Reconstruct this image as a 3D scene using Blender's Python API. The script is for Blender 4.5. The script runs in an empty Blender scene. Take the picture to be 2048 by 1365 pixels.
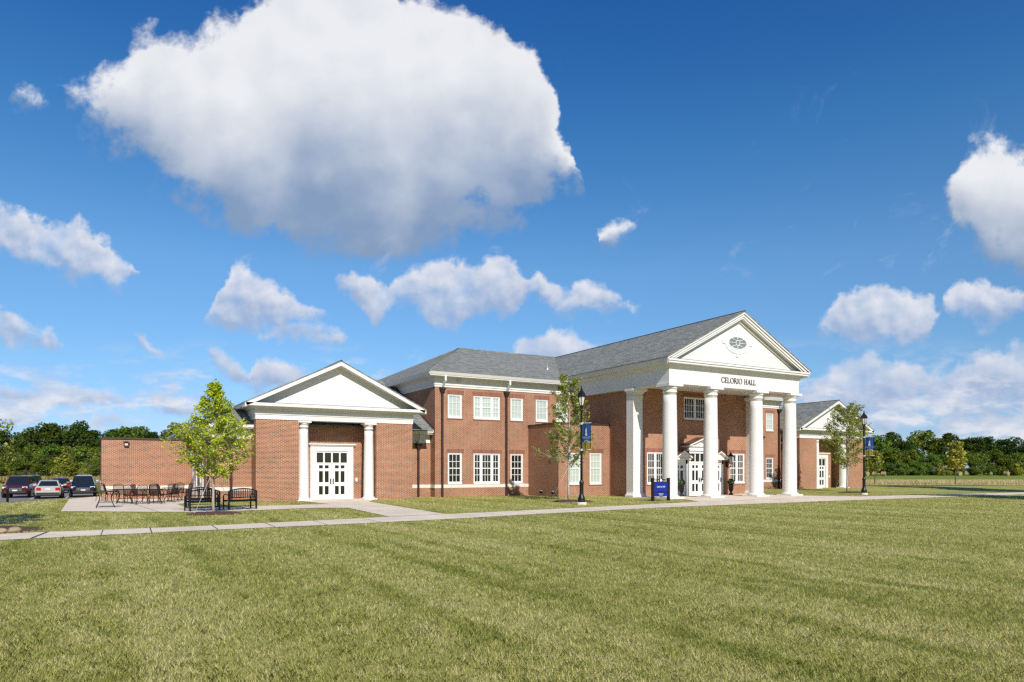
import bpy, bmesh, math, random
import numpy as np
from mathutils import Vector, Matrix
random.seed(7)
RNG = np.random.default_rng(11)
SC = bpy.context.scene
COL = SC.collection
rad = math.radians

# ---------------------------------------------------------------- camera
FOC, HOR, EYE, YAW = 1416.0, 941.4, 1.7, rad(59.72)
FW = Vector((math.cos(YAW), math.sin(YAW), 0)); RT = Vector((math.sin(YAW), -math.cos(YAW), 0))
cam_d = bpy.data.cameras.new("camera"); cam = bpy.data.objects.new("camera", cam_d); COL.objects.link(cam)
cam.location = (0, 0, EYE); cam.rotation_euler = (rad(90), 0, YAW - rad(90))
cam_d.sensor_width = 36; cam_d.lens = FOC / 2048 * 36; cam_d.shift_y = (HOR - 682.5) / 2048
cam_d.clip_start = .1; cam_d.clip_end = 9000
SC.camera = cam
SC.view_settings.view_transform = 'Standard'; SC.view_settings.look = 'None'
SC.view_settings.exposure = 0; SC.view_settings.gamma = 1
SC.render.engine = 'CYCLES'
SC.cycles.max_bounces = 6; SC.cycles.diffuse_bounces = 3; SC.cycles.transmission_bounces = 4
SC.cycles.use_denoising = False
SC.cycles.use_adaptive_sampling = False; SC.cycles.filter_width = 1.4
SC.cycles.sample_clamp_indirect = 1.5

# ---------------------------------------------------------------- sun
LDIR = Vector((.19, 1, -.72)).normalized()
sl = bpy.data.lights.new("sun", 'SUN'); so = bpy.data.objects.new("sun", sl); COL.objects.link(so)
sl.energy = 4.9; sl.angle = rad(.53); sl.color = (1, .945, .87)
so.rotation_euler = LDIR.to_track_quat('-Z', 'Y').to_euler(); so.location = (0, -30, 60)

# ---------------------------------------------------------------- node helper
class NT:
    def __init__(s, tree):
        s.t = tree; s.n = tree.nodes; s.l = tree.links
    def new(s, typ, **kw):
        nd = s.n.new(typ)
        for k, v in kw.items(): setattr(nd, k, v)
        return nd
    def put(s, sock, v):
        if isinstance(v, bpy.types.NodeSocket): s.l.new(v, sock)
        else: sock.default_value = v
    def m(s, op, a, b=0.0, c=None, clamp=False):
        nd = s.new('ShaderNodeMath', operation=op, use_clamp=clamp)
        s.put(nd.inputs[0], a); s.put(nd.inputs[1], b)
        if c is not None: s.put(nd.inputs[2], c)
        return nd.outputs[0]
    def vm(s, op, a, b):
        nd = s.new('ShaderNodeVectorMath', operation=op)
        s.put(nd.inputs[0], a); s.put(nd.inputs[1], b)
        return nd.outputs['Value'] if op == 'DOT_PRODUCT' else nd.outputs[0]
    def xyz(s, x, y, z=0.0):
        nd = s.new('ShaderNodeCombineXYZ')
        for i, v in enumerate((x, y, z)): s.put(nd.inputs[i], v)
        return nd.outputs[0]
    def sep(s, v):
        nd = s.new('ShaderNodeSeparateXYZ'); s.put(nd.inputs[0], v); return nd.outputs
    def ss(s, v, a, b, c=0.0, d=1.0):
        nd = s.new('ShaderNodeMapRange', interpolation_type='SMOOTHSTEP')
        for i, q in enumerate((v, a, b, c, d)): s.put(nd.inputs[i], q)
        return nd.outputs[0]
    def lin(s, v, a, b, c=0.0, d=1.0):
        nd = s.new('ShaderNodeMapRange')
        for i, q in enumerate((v, a, b, c, d)): s.put(nd.inputs[i], q)
        return nd.outputs[0]
    def noise(s, vec, scale, detail=4, rough=.55, dist=0.0, col=False):
        nd = s.new('ShaderNodeTexNoise')
        if vec is not None: s.put(nd.inputs['Vector'], vec)
        nd.inputs['Scale'].default_value = scale; nd.inputs['Detail'].default_value = detail
        nd.inputs['Roughness'].default_value = rough; nd.inputs['Distortion'].default_value = dist
        return nd.outputs['Color'] if col else nd.outputs[0]
    def mix(s, f, a, b, mode='MIX'):
        nd = s.new('ShaderNodeMix', data_type='RGBA', blend_type=mode)
        s.put(nd.inputs[0], f); s.put(nd.inputs[6], a); s.put(nd.inputs[7], b)
        return nd.outputs[2]
    def ramp(s, f, pts, interp='LINEAR'):
        nd = s.new('ShaderNodeValToRGB'); s.put(nd.inputs[0], f); r = nd.color_ramp; r.interpolation = interp
        while len(r.elements) < len(pts): r.elements.new(.5)
        for e, (p, c) in zip(r.elements, pts): e.position = p; e.color = (*c, 1)
        return nd.outputs[0]
    def curve(s, f, pts):
        nd = s.new('ShaderNodeFloatCurve'); s.put(nd.inputs['Value'], f)
        cu = nd.mapping.curves[0]
        while len(cu.points) < len(pts): cu.points.new(.5, .5)
        for q, (x, y) in zip(cu.points, pts): q.location = (x, y); q.handle_type = 'VECTOR'
        nd.mapping.update(); return nd.outputs[0]

def c4(c): return (*c, 1.0)

# ---------------------------------------------------------------- sky: clear blue plus cumulus, laid out by direction
W = bpy.data.worlds.new("World"); SC.world = W; W.use_nodes = True
w = NT(W.node_tree); w.n.clear()
sky = w.new('ShaderNodeTexSky', sky_type='NISHITA'); sky.sun_disc = False
sky.sun_elevation = math.asin(-LDIR.z); sky.sun_rotation = math.atan2(-LDIR.x, -LDIR.y)
sky.air_density = 1.0; sky.dust_density = .35; sky.ozone_density = 2.0; sky.altitude = 150
dirn = w.new('ShaderNodeTexCoord').outputs['Generated']
df = w.vm('DOT_PRODUCT', dirn, tuple(FW)); dr = w.vm('DOT_PRODUCT', dirn, tuple(RT)); dz = w.sep(dirn)[2]
dfm = w.m('MAXIMUM', df, .05)
sx = w.m('MULTIPLY_ADD', w.m('DIVIDE', dr, dfm), FOC / 1000, 1.024)      # tenths of the sky ahead, in thousandths
sy = w.m('MULTIPLY_ADD', w.m('DIVIDE', dz, dfm), -FOC / 1000, HOR / 1000)
P0 = w.xyz(sx, sy, 0.0)
front = w.ss(df, .12, .3)
big = w.sep(w.noise(P0, 7.0, 7, .58, col=True)); sml = w.sep(w.noise(P0, 15.0, 6, .58, col=True))
fine = w.noise(P0, 34.0, 6, .62)
b1 = w.noise(P0, 4.6, 6, .48); b2 = w.noise(w.vm('ADD', P0, (.03, -.036, 0)), 4.6, 6, .48)
c1_ = w.noise(P0, 13, 6, .5); c2_ = w.noise(w.vm('ADD', P0, (.010, -.015, 0)), 13, 6, .5)
bill_big = w.m('MULTIPLY', w.m('SUBTRACT', b1, b2), 1.9); bill_sml = w.m('MULTIPLY', w.m('SUBTRACT', c1_, c2_), 2.2)
soft = w.noise(P0, 3.4, 3, .5); edge_b = w.noise(w.vm('ADD', P0, (3.1, 1.7, 0)), 9.0, 10, .60); edge_s = w.noise(w.vm('ADD', P0, (5.3, 2.2, 0)), 17.0, 9, .60)

def prof(rows):
    a = [((x + 60) / 2200, (t + 100) / 1100) for x, t, b in rows]; b_ = [((x + 60) / 2200, (b + 100) / 1100) for x, t, b in rows]
    return a, b_
LAYERS = [
 # rows: x, top, bottom ; warp, edge(top), edge(bottom), white, base, billow, erosion
 dict(rows=[(-60,860,860),(-40,822,850),(30,815,848),(80,822,850),(110,845,846),(170,845,846),(195,824,850),(225,818,852),(262,838,850),(275,848,849),
            (340,750,750),(365,752,756),(385,738,764),(405,748,760),(420,755,755),(1640,842,842),(1680,832,860),(1730,826,864),(1785,830,868),(1825,850,852),(1868,848,848),(1900,826,866),(1945,816,872),(2000,820,878),(2048,816,880),(2140,825,880)],
      warp=.012, et=.016, eb=.024, w=(.70,.74,.84), b=(.42,.52,.72), bill='s', ero=.016, op=.9),
 dict(rows=[(-60,780,800),(0,766,806),(45,768,810),(90,784,812),(140,768,814),(200,772,814),(250,790,812),(270,806,806),(290,806,806),(310,790,822),(345,798,838),(390,818,842),(408,836,838),
            (500,672,672),(530,664,680),(570,655,684),(610,645,694),(660,664,694),(700,682,690),(720,688,688),(745,752,752),(765,745,762),(785,754,760),(800,758,758),
            (1600,800,800),(1625,790,822),(1668,776,828),(1705,772,832),(1745,768,834),(1790,786,826),(1815,808,812),(1850,806,806),(1878,786,832),(1920,770,838),(1965,756,834),(2010,752,826),(2048,748,824),(2140,740,830)],
      warp=.015, et=.018, eb=.030, w=(.70,.74,.84), b=(.37,.48,.69), bill='s', ero=.020, op=.93),
 dict(rows=[(-60,600,680),(0,612,686),(45,640,692),(85,652,694),(120,682,698),(140,694,694),(250,655,655),(268,652,676),(290,664,704),(312,690,724),(334,716,724),(345,722,722),
            (405,700,700),(420,698,735),(445,702,752),(475,722,776),(498,762,786),(503,724,784),(520,712,786),(560,716,790),(600,728,792),(640,752,790),(700,770,785),(720,778,778),
            (1015,705,705),(1045,682,760),(1090,668,760),(1128,672,760),(1142,662,760),(1162,684,760),(1195,695,740),(1215,712,712),
            (1575,790,790),(1610,762,800),(1660,734,815),(1710,716,818),(1760,718,812),(1830,726,806),(1890,744,790),(1905,738,790),(1945,706,795),(2000,690,798),(2048,688,800),(2140,690,800)],
      warp=.018, et=.018, eb=.036, w=(.72,.75,.84), b=(.36,.47,.68), bill='s', ero=.022, op=.95),
 dict(rows=[(-60,380,505),(0,402,512),(28,412,522),(48,418,530),(75,444,540),(105,452,550),(140,444,562),(165,446,570),(200,474,580),(235,505,586),(262,530,572),(275,556,556),
            (408,648,648),(425,622,658),(448,566,660),(466,526,662),(490,516,664),(525,540,664),(560,574,672),(590,596,668),(622,612,655),(655,640,642),
            (668,560,562),(690,544,584),(715,538,610),(738,540,650),(758,562,662),(772,578,640),(788,552,618),(812,536,610),(845,534,628),(872,526,664),(896,518,672),(918,508,664),(938,514,640),(955,526,628),(968,514,634),(1000,508,640),(1020,516,646),(1040,548,640),
            (1052,552,590),(1075,540,590),(1090,556,618),(1112,578,640),(1140,586,632),(1160,566,620),(1178,552,626),(1205,560,634),(1235,580,630),(1268,602,624),(1285,612,612),
            (1622,662,662),(1642,640,676),(1672,612,682),(1700,592,686),(1738,576,692),(1772,570,698),(1806,580,700),(1830,592,694),(1848,590,690),(1866,612,682),(1880,640,640),
            (1884,612,612),(1896,592,642),(1925,566,654),(1955,558,660),(1985,572,658),(2015,568,648),(2048,580,632),(2140,590,620)],
      warp=.020, et=.016, eb=.040, w=(.77,.79,.86), b=(.36,.47,.68), bill='s', ero=.026, op=.97),
 dict(rows=[(-60,150,150),(14,160,160),(40,168,205),(75,196,224),(96,214,216),(110,170,170),(140,162,210),(175,150,262),(215,122,300),(255,88,332),(300,66,366),(335,84,392),(380,82,410),(410,62,436),(440,48,448),(480,58,462),(508,26,476),(535,-20,488),(600,-60,505),(690,-60,522),(760,-60,528),
            (798,-30,520),(812,22,512),(830,22,504),(862,6,492),(925,2,482),(975,12,468),(1005,40,458),(1030,78,446),(1058,112,416),(1085,160,388),(1112,225,368),(1130,275,372),(1143,318,374),(1150,345,372),(1154,358,358),
            (1212,470,470),(1228,452,478),(1250,444,492),(1275,452,474),(1285,462,462),(1880,360,360),(1898,334,386),(1918,312,452),(1942,286,505),(1975,276,532),(2010,282,540),(2048,290,540),(2140,296,540)],
      warp=.036, et=.018, eb=.11, w=(.83,.845,.88), b=(.24,.345,.53), sr=(.16, .96), bill='b', ero=.045, op=1.0),
]
EXT = 10.0
skyc = w.mix(1.0, sky.outputs[0], (.50, .93, 1.22, 1), 'MULTIPLY')
skyc = w.mix(1.0, skyc, w.ramp(w.ss(dz, 0, .62), [(0, (1.22, .86, 1.02)), (.12, (1.28, .98, .96)), (.4, (1.32, 1.12, 1.06)), (.75, (.72, .96, 1.06)), (1, (.36, .72, 1.02))]), 'MULTIPLY')
for L in LAYERS:
    wn = big if L['bill'] == 'b' else sml
    k1, k2 = (L['warp'] * 3.2, L['warp'] * .7) if L['bill'] == 'b' else (L['warp'] * 2.6, L['warp'] * 3.2)
    wx = w.m('MULTIPLY_ADD', w.m('SUBTRACT', big[0], .5), k1, w.m('MULTIPLY_ADD', w.m('SUBTRACT', sml[0], .5), k2, sx))
    wy = w.m('MULTIPLY_ADD', w.m('SUBTRACT', big[1], .5), k1, w.m('MULTIPLY_ADD', w.m('SUBTRACT', sml[1], .5), k2, sy))
    t = w.lin(wx, -.06, 2.14)
    a, b = prof(L['rows'])
    thin = w.m('SUBTRACT', w.curve(t, b), w.curve(t, a)); pad = w.ss(thin, 0.002, .02, 0.0, .008)
    top = w.m('SUBTRACT', w.m('MULTIPLY_ADD', w.curve(t, a), 1.1, -.1), pad); bot = w.m('ADD', w.m('MULTIPLY_ADD', w.curve(t, b), 1.1, -.1), pad)
    isb = L['bill'] == 'b'
    ft = w.m('SUBTRACT', wy, top); fb = w.m('SUBTRACT', bot, wy)
    ht, hb_ = (w.m('ADD', .060, w.ss(sx, .56, .14, 0.0, .07)), .13) if isb else (L['et'] * 2.0, L['eb'] * 1.25)
    e = w.m('MINIMUM', w.m('DIVIDE', ft, ht), w.m('DIVIDE', fb, hb_)); e = w.m('MAXIMUM', w.m('MINIMUM', e, 1.4), -1.0)
    # above its own base a cloud frays finely, below it melts away
    dens = w.m('MULTIPLY_ADD', w.m('SUBTRACT', edge_b if isb else edge_s, .5), 2.5 if isb else 2.1, e)
    al = w.ss(dens, -.05 if isb else .05, .50 if isb else .75)
    al = w.m('MULTIPLY', w.m('MULTIPLY', al, front), L['op'] if isb else w.lin(c1_, .3, .55, L['op'] - .35, L['op']))
    al = w.m('MULTIPLY', al, w.ss(thin, .0005, .006))
    s = w.m('DIVIDE', w.m('SUBTRACT', wy, top), w.m('MAXIMUM', w.m('SUBTRACT', bot, top), .012))
    s = w.m('ADD', s, w.m('MULTIPLY', w.m('SUBTRACT', soft, .5), .55))
    bl = bill_big if L['bill'] == 'b' else bill_sml
    sh = w.m('SUBTRACT', w.ss(s, *L.get('sr', (-.1, .95))), w.m('MULTIPLY', bl, .45 if L['bill'] == 'b' else .75), clamp=True)
    mid = tuple(L['w'][i] * .55 + L['b'][i] * .45 for i in range(3))
    cc = w.ramp(sh, [(0, L['w']), (.5, mid), (1, L['b'])])
    lit = w.m('MULTIPLY_ADD', bl, .06, 1.0)
    cc = w.vm('MULTIPLY', cc, w.xyz(lit, lit, lit))
    cc = w.vm('MULTIPLY', cc, (EXT, EXT, EXT))
    skyc = w.mix(al, skyc, cc)
skyc = w.mix(w.ss(df, -.95, -.58), w.mix(1.0, skyc, (.34, .30, .30, 1), 'MULTIPLY'), skyc)     # unseen sky behind the view, dimmed on purpose to deepen the shade
# broken low cloud and thin scud above the horizon, then faint wisps higher up
PB = w.xyz(w.m('MULTIPLY', sx, 1.0), w.m('MULTIPLY', sy, 2.6), 3.0)
lowm = w.m('MULTIPLY', w.ss(sy, .66, .82), front); side = w.m('ADD', w.ss(sx, 1.35, 1.75), w.m('MULTIPLY', w.ss(sx, .62, .25), .75))
lown = w.noise(PB, 7.5, 8, .6)
la = w.m('MULTIPLY', w.m('MULTIPLY', w.ss(w.m('MULTIPLY_ADD', side, .075, lown), .50, .66), lowm), .85)
lsh = w.noise(w.vm('ADD', PB, (.012, .045, 0)), 7.5, 8, .6)
lc = w.ramp(w.m('MULTIPLY_ADD', w.m('SUBTRACT', lsh, lown), 2.6, .42, clamp=True), [(0, (.80, .82, .88)), (.45, (.60, .66, .79)), (1, (.40, .50, .68))])
skyc = w.mix(la, skyc, w.vm('MULTIPLY', lc, (EXT, EXT, EXT)))
wis = w.noise(w.xyz(w.m('ADD', sx, w.m('MULTIPLY', sy, .6)), w.m('MULTIPLY', sy, 1.0), 7.0), 6.5, 9, .68, .6)
wa = w.m('MULTIPLY', w.m('MULTIPLY', w.ss(wis, .585, .80), front), w.m('MULTIPLY', w.ss(sy, .08, .35), .32))
skyc = w.mix(wa, skyc, (.78 * EXT, .81 * EXT, .88 * EXT, 1))
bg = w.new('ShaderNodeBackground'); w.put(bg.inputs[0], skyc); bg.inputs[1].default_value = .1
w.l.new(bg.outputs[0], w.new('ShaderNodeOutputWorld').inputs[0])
W.cycles.sampling_method = 'NONE'      # a smooth sky: found by the diffuse rays themselves

# ---------------------------------------------------------------- materials
def mat(name):
    m = bpy.data.materials.new(name); m.use_nodes = True; t = NT(m.node_tree)
    return m, t, t.n['Principled BSDF']
def setp(b, **kw):
    for k, v in kw.items(): b.inputs[k.replace('_', ' ')].default_value = v
def bump(t, b, h, strength=.3, dist=.01):
    n = t.new('ShaderNodeBump'); n.inputs['Strength'].default_value = strength; n.inputs['Distance'].default_value = dist
    t.put(n.inputs['Height'], h); t.l.new(n.outputs[0], b.inputs['Normal'])
def plain(name, col, rough=.5, metal=0.0, var=.06, scale=3.0, spec=.5):
    m, t, b = mat(name); setp(b, Roughness=rough, Metallic=metal); b.inputs['Specular IOR Level'].default_value = spec
    g = t.new('ShaderNodeNewGeometry').outputs['Position']
    k = t.lin(t.noise(g, scale, 4), .3, .7, 1 - var, 1 + var)
    t.put(b.inputs['Base Color'], t.vm('MULTIPLY', col, t.xyz(k, k, k))); return m

def brick_mat(name, c1, c2, cdark, mortar, bw=.2032, rh=.0677, ms=.0085, off=.5, dark_bias=-.72):
    m, t, b = mat(name); uv = t.new('ShaderNodeUVMap').outputs[0]
    def bt(a, c, mo, bias):
        n = t.new('ShaderNodeTexBrick'); n.offset = off
        t.put(n.inputs['Vector'], uv); n.inputs['Color1'].default_value = c4(a); n.inputs['Color2'].default_value = c4(c); n.inputs['Mortar'].default_value = c4(mo)
        n.inputs['Scale'].default_value = 1; n.inputs['Mortar Size'].default_value = ms; n.inputs['Mortar Smooth'].default_value = .15; n.inputs['Bias'].default_value = bias
        n.inputs['Brick Width'].default_value = bw; n.inputs['Row Height'].default_value = rh; return n
    n1 = bt(c1, c2, c1, 0.0); n2 = bt((0, 0, 0), (1, 1, 1), (0, 0, 0), dark_bias)
    dk = t.ss(t.sep(n2.outputs['Color'])[0], .02, .10)
    col = t.mix(t.m('MULTIPLY', dk, .85), n1.outputs['Color'], c4(cdark))
    col = t.mix(n1.outputs['Fac'], col, c4(mortar))
    g = t.new('ShaderNodeNewGeometry').outputs['Position']
    k = t.lin(t.noise(g, .55, 5, .6), .3, .7, .86, 1.13); k2 = t.lin(t.noise(g, 25, 3), .3, .7, .93, 1.07); k = t.m('MULTIPLY', k, k2)
    t.put(b.inputs['Base Color'], t.vm('MULTIPLY', col, t.xyz(k, k, k))); setp(b, Roughness=.85)
    b.inputs['Specular IOR Level'].default_value = .25
    bump(t, b, t.m('SUBTRACT', 1.0, n1.outputs['Fac']), .35, .006); return m
MORT = (.63, .465, .30)
M_BRICK = brick_mat("brick", (.300, .086, .048), (.212, .058, .033), (.10, .062, .052), MORT, ms=.0090, dark_bias=-.80)
M_SOLD = brick_mat("soldier_brick", (.30, .10, .062), (.24, .08, .05), (.13, .07, .055), (.42, .26, .18), bw=.0677, rh=40.0, ms=.007, off=0.0)
def shingle_mat():
    m, t, b = mat("shingle"); uv = t.new('ShaderNodeUVMap').outputs[0]
    n = t.new('ShaderNodeTexBrick'); n.offset = .43; t.put(n.inputs['Vector'], uv)
    n.inputs['Color1'].default_value = (.165, .168, .15, 1); n.inputs['Color2'].default_value = (.31, .315, .28, 1); n.inputs['Mortar'].default_value = (.10, .105, .10, 1)
    n.inputs['Scale'].default_value = 1; n.inputs['Brick Width'].default_value = .31; n.inputs['Row Height'].default_value = .145; n.inputs['Mortar Size'].default_value = .010; n.inputs['Mortar Smooth'].default_value = .3
    g = t.new('ShaderNodeNewGeometry').outputs['Position']
    k = t.m('MULTIPLY', t.lin(t.noise(g, .6, 5, .65), .3, .7, .93, 1.07), t.lin(t.noise(g, 9, 3), .3, .7, .85, 1.15))
    t.put(b.inputs['Base Color'], t.vm('MULTIPLY', n.outputs[0], t.xyz(k, k, k))); setp(b, Roughness=.92); b.inputs['Specular IOR Level'].default_value = .2
    bump(t, b, t.sep(n.outputs[0])[0], .5, .02); return m
M_ROOF = shingle_mat()
M_WHITE = plain("white_paint", (.755, .74, .705), .45, var=.025, scale=1.3)
M_WHITE2 = plain("white_vinyl", (.78, .78, .765), .35, var=.02)
M_STONE = plain("cast_stone", (.70, .655, .58), .8, var=.06, scale=6)
M_BRONZE = plain("bronze_metal", (.050, .026, .022), .45, .2, .1)
M_FLASH = plain("dark_flashing", (.055, .042, .036), .5, .3, .15, 4)
M_COPPER = plain("copper_roofing", (.16, .085, .06), .45, .35, .2, 4)
M_BLACK = plain("black_metal", (.012, .012, .014), .4, .2, .1, 8)
M_BLACKW = plain("black_iron", (.022, .015, .013), .5, .2, .15, 9)
M_MESH = plain("iron_mesh", (.035, .022, .018), .6, .2, .2, 40)
def glass_mat(name, col, rough=.04, spec=.5, var=.2, scale=.7):
    m, t, b = mat(name); g = t.new('ShaderNodeNewGeometry').outputs['Position']
    k = t.lin(t.noise(g, scale, 3), .3, .7, 1 - var, 1 + var); t.put(b.inputs['Base Color'], t.vm('MULTIPLY', col, t.xyz(k, k, k)))
    setp(b, Roughness=rough); b.inputs['Specular IOR Level'].default_value = spec
    bump(t, b, t.noise(g, 1.6, 2), .05, .02); return m
M_GLASS = glass_mat("dark_glass", (.016, .017, .010), var=.5)
M_BLIND = glass_mat("glass_with_blind", (.46, .53, .47), .12, .5, .06)
M_OVAL = glass_mat("grey_glass", (.20, .225, .215), .12)
M_LAMPG = plain("frosted_glass", (.62, .60, .55), .3, var=.05)
def concrete():
    m, t, b = mat("concrete"); g = t.new('ShaderNodeNewGeometry').outputs['Position']
    k = t.m('MULTIPLY', t.lin(t.noise(g, .7, 6, .65), .3, .7, .82, 1.1), t.lin(t.noise(g, 14, 4), .3, .7, .93, 1.07))
    t.put(b.inputs['Base Color'], t.vm('MULTIPLY', (.78, .66, .51), t.xyz(k, k, k))); setp(b, Roughness=.85); b.inputs['Specular IOR Level'].default_value = .3
    bump(t, b, t.noise(g, 60, 4), .2, .004); return m
M_CONC = concrete()
M_JOINT = plain("joint_filler", (.07, .06, .05), .9)
M_ASPH = plain("asphalt", (.21, .195, .185), .9, var=.12, scale=2.5)
M_MULCH = plain("bark_mulch", (.085, .042, .028), .95, var=.55, scale=22)
M_PAINTLINE = plain("lot_paint", (.7, .7, .66), .7)
def lawn_col(t, g):
    """mown lawn: straw and green patches, faint mower tracks running towards the building"""
    big_ = t.noise(g, .16, 4, .6); med = t.noise(g, 2.5, 5, .68); sm = t.noise(g, 6.0, 4, .7)
    x = t.sep(g)[0]; xs = t.m('ADD', x, t.m('MULTIPLY', t.noise(g, .5, 3), .7))
    st = t.ss(t.m('SINE', t.m('MULTIPLY', xs, 2 * math.pi / 1.7)), .55, 1.0)           # narrow wheel tracks
    lane = t.m('SINE', t.m('MULTIPLY', xs, math.pi / 1.7))                            # mown lanes laid over one way and the other
    f = t.m('ADD', t.m('MULTIPLY', big_, .42), t.m('ADD', t.m('MULTIPLY', med, .70), t.m('MULTIPLY', sm, .50)))
    rows_ = t.m('MULTIPLY', t.m('SINE', t.m('MULTIPLY', xs, 2 * math.pi / .72)), t.ss(t.noise(g, .22, 2), .5, .66))
    f = t.m('ADD', f, t.m('MULTIPLY_ADD', lane, .05, t.m('MULTIPLY', rows_, .11))); brk = t.ss(t.noise(g, .35, 3), .42, .62)
    f = t.m('SUBTRACT', f, t.m('MULTIPLY', t.m('MULTIPLY', st, brk), .21))
    return t.ss(f, .52, 1.10), sm
def grass_ground():
    m, t, b = mat("lawn"); g = t.new('ShaderNodeNewGeometry').outputs['Position']
    f, sm = lawn_col(t, g)
    col = t.ramp(f, [(0, (.22, .24, .045)), (.45, (.37, .365, .092)), (1, (.52, .47, .18))])
    hf = t.noise(g, 38, 3, .7); k = t.lin(hf, .25, .75, .55, 1.4)
    col = t.vm('MULTIPLY', col, t.xyz(k, k, k))
    t.put(b.inputs['Base Color'], col); setp(b, Roughness=.9); b.inputs['Specular IOR Level'].default_value = .15
    bump(t, b, t.noise(g, 30, 4, .7), .9, .05); return m
M_LAWN = grass_ground()
def blade_mat():
    m, t, b = mat("grass_blade"); g = t.new('ShaderNodeNewGeometry').outputs['Position']
    f, sm = lawn_col(t, g)
    a = t.new('ShaderNodeAttribute', attribute_name='tint').outputs['Fac']
    f2 = t.m('ADD', t.m('MULTIPLY', f, .62), t.m('MULTIPLY_ADD', a, .50, .12), clamp=True)
    col = t.ramp(f2, [(0, (.170, .208, .033)), (.33, (.35, .375, .083)), (.66, (.56, .535, .17)), (1, (.78, .70, .36))])
    df_ = t.new('ShaderNodeBsdfDiffuse'); tr = t.new('ShaderNodeBsdfTranslucent'); t.put(df_.inputs[0], col); t.put(tr.inputs[0], col)
    mx = t.new('ShaderNodeMixShader'); mx.inputs[0].default_value = .4; t.l.new(df_.outputs[0], mx.inputs[1]); t.l.new(tr.outputs[0], mx.inputs[2])
    t.l.new(mx.outputs[0], t.n['Material Output'].inputs[0]); return m
M_BLADE = blade_mat()
def leaf_mat(name, ca, cb, scale=.6, trans=.35, gloss=.03):
    m, t, b = mat(name); g = t.new('ShaderNodeNewGeometry').outputs['Position']
    a = t.new('ShaderNodeAttribute', attribute_name='tint').outputs['Fac']
    oi = t.new('ShaderNodeObjectInfo').outputs['Random']
    f = t.m('ADD', t.m('MULTIPLY', t.noise(g, scale, 3), .5), t.m('MULTIPLY', a, .5))
    col = t.mix(t.ss(f, .25, .75), c4(ca), c4(cb)); k = t.lin(oi, 0, 1, .68, 1.34); k2 = t.lin(t.m('FRACT', t.m('MULTIPLY', oi, 7.31)), 0, 1, .85, 1.25); col = t.vm('MULTIPLY', col, t.xyz(t.m('MULTIPLY', k, k2), k, k))
    df_ = t.new('ShaderNodeBsdfDiffuse'); tr = t.new('ShaderNodeBsdfTranslucent'); t.put(df_.inputs[0], col); t.put(tr.inputs[0], col)
    gl = t.new('ShaderNodeBsdfGlossy'); gl.inputs[0].default_value = (1, 1, 1, 1); gl.inputs['Roughness'].default_value = .45
    mx = t.new('ShaderNodeMixShader'); mx.inputs[0].default_value = trans; t.l.new(df_.outputs[0], mx.inputs[1]); t.l.new(tr.outputs[0], mx.inputs[2])
    m2 = t.new('ShaderNodeMixShader'); m2.inputs[0].default_value = gloss; t.l.new(mx.outputs[0], m2.inputs[1]); t.l.new(gl.outputs[0], m2.inputs[2])
    t.l.new(m2.outputs[0], t.n['Material Output'].inputs[0]); return m
M_MAPLE = leaf_mat("maple_leaf", (.17, .27, .010), (.50, .58, .030), 2.0)
M_AIRY = leaf_mat("airy_leaf", (.27, .32, .03), (.60, .61, .09), 2.0)
M_PEAR = leaf_mat("pear_leaf", (.15, .21, .022), (.42, .47, .065), 2.0)
M_WOODD = leaf_mat("dark_woodland_leaf", (.030, .060, .009), (.085, .135, .024), .35, .25, 0.0)
M_WOODM = leaf_mat("woodland_leaf", (.065, .11, .015), (.18, .25, .038), .35, .25, 0.0)
M_WOODB = leaf_mat("bright_woodland_leaf", (.13, .18, .02), (.32, .37, .055), .35, .3, 0.0)
M_WEEDG = leaf_mat("rank_weed", (.12, .14, .035), (.32, .27, .10), .5, .3)
M_TOPI = leaf_mat("topiary_leaf", (.03, .07, .01), (.10, .18, .02), 4, .2)
M_WEED = leaf_mat("dry_weed", (.34, .28, .10), (.62, .50, .22), .5, .3)
M_BARKP = plain("pale_bark", (.42, .36, .30), .9, var=.18, scale=9)
M_BARKD = plain("dark_bark", (.09, .07, .055), .95, var=.3, scale=6)
M_HAY = plain("hay", (.34, .25, .13), .95, var=.25, scale=5)
M_ROCK = plain("limestone_rock", (.36, .27, .17), .9, var=.25, scale=5)

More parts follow.
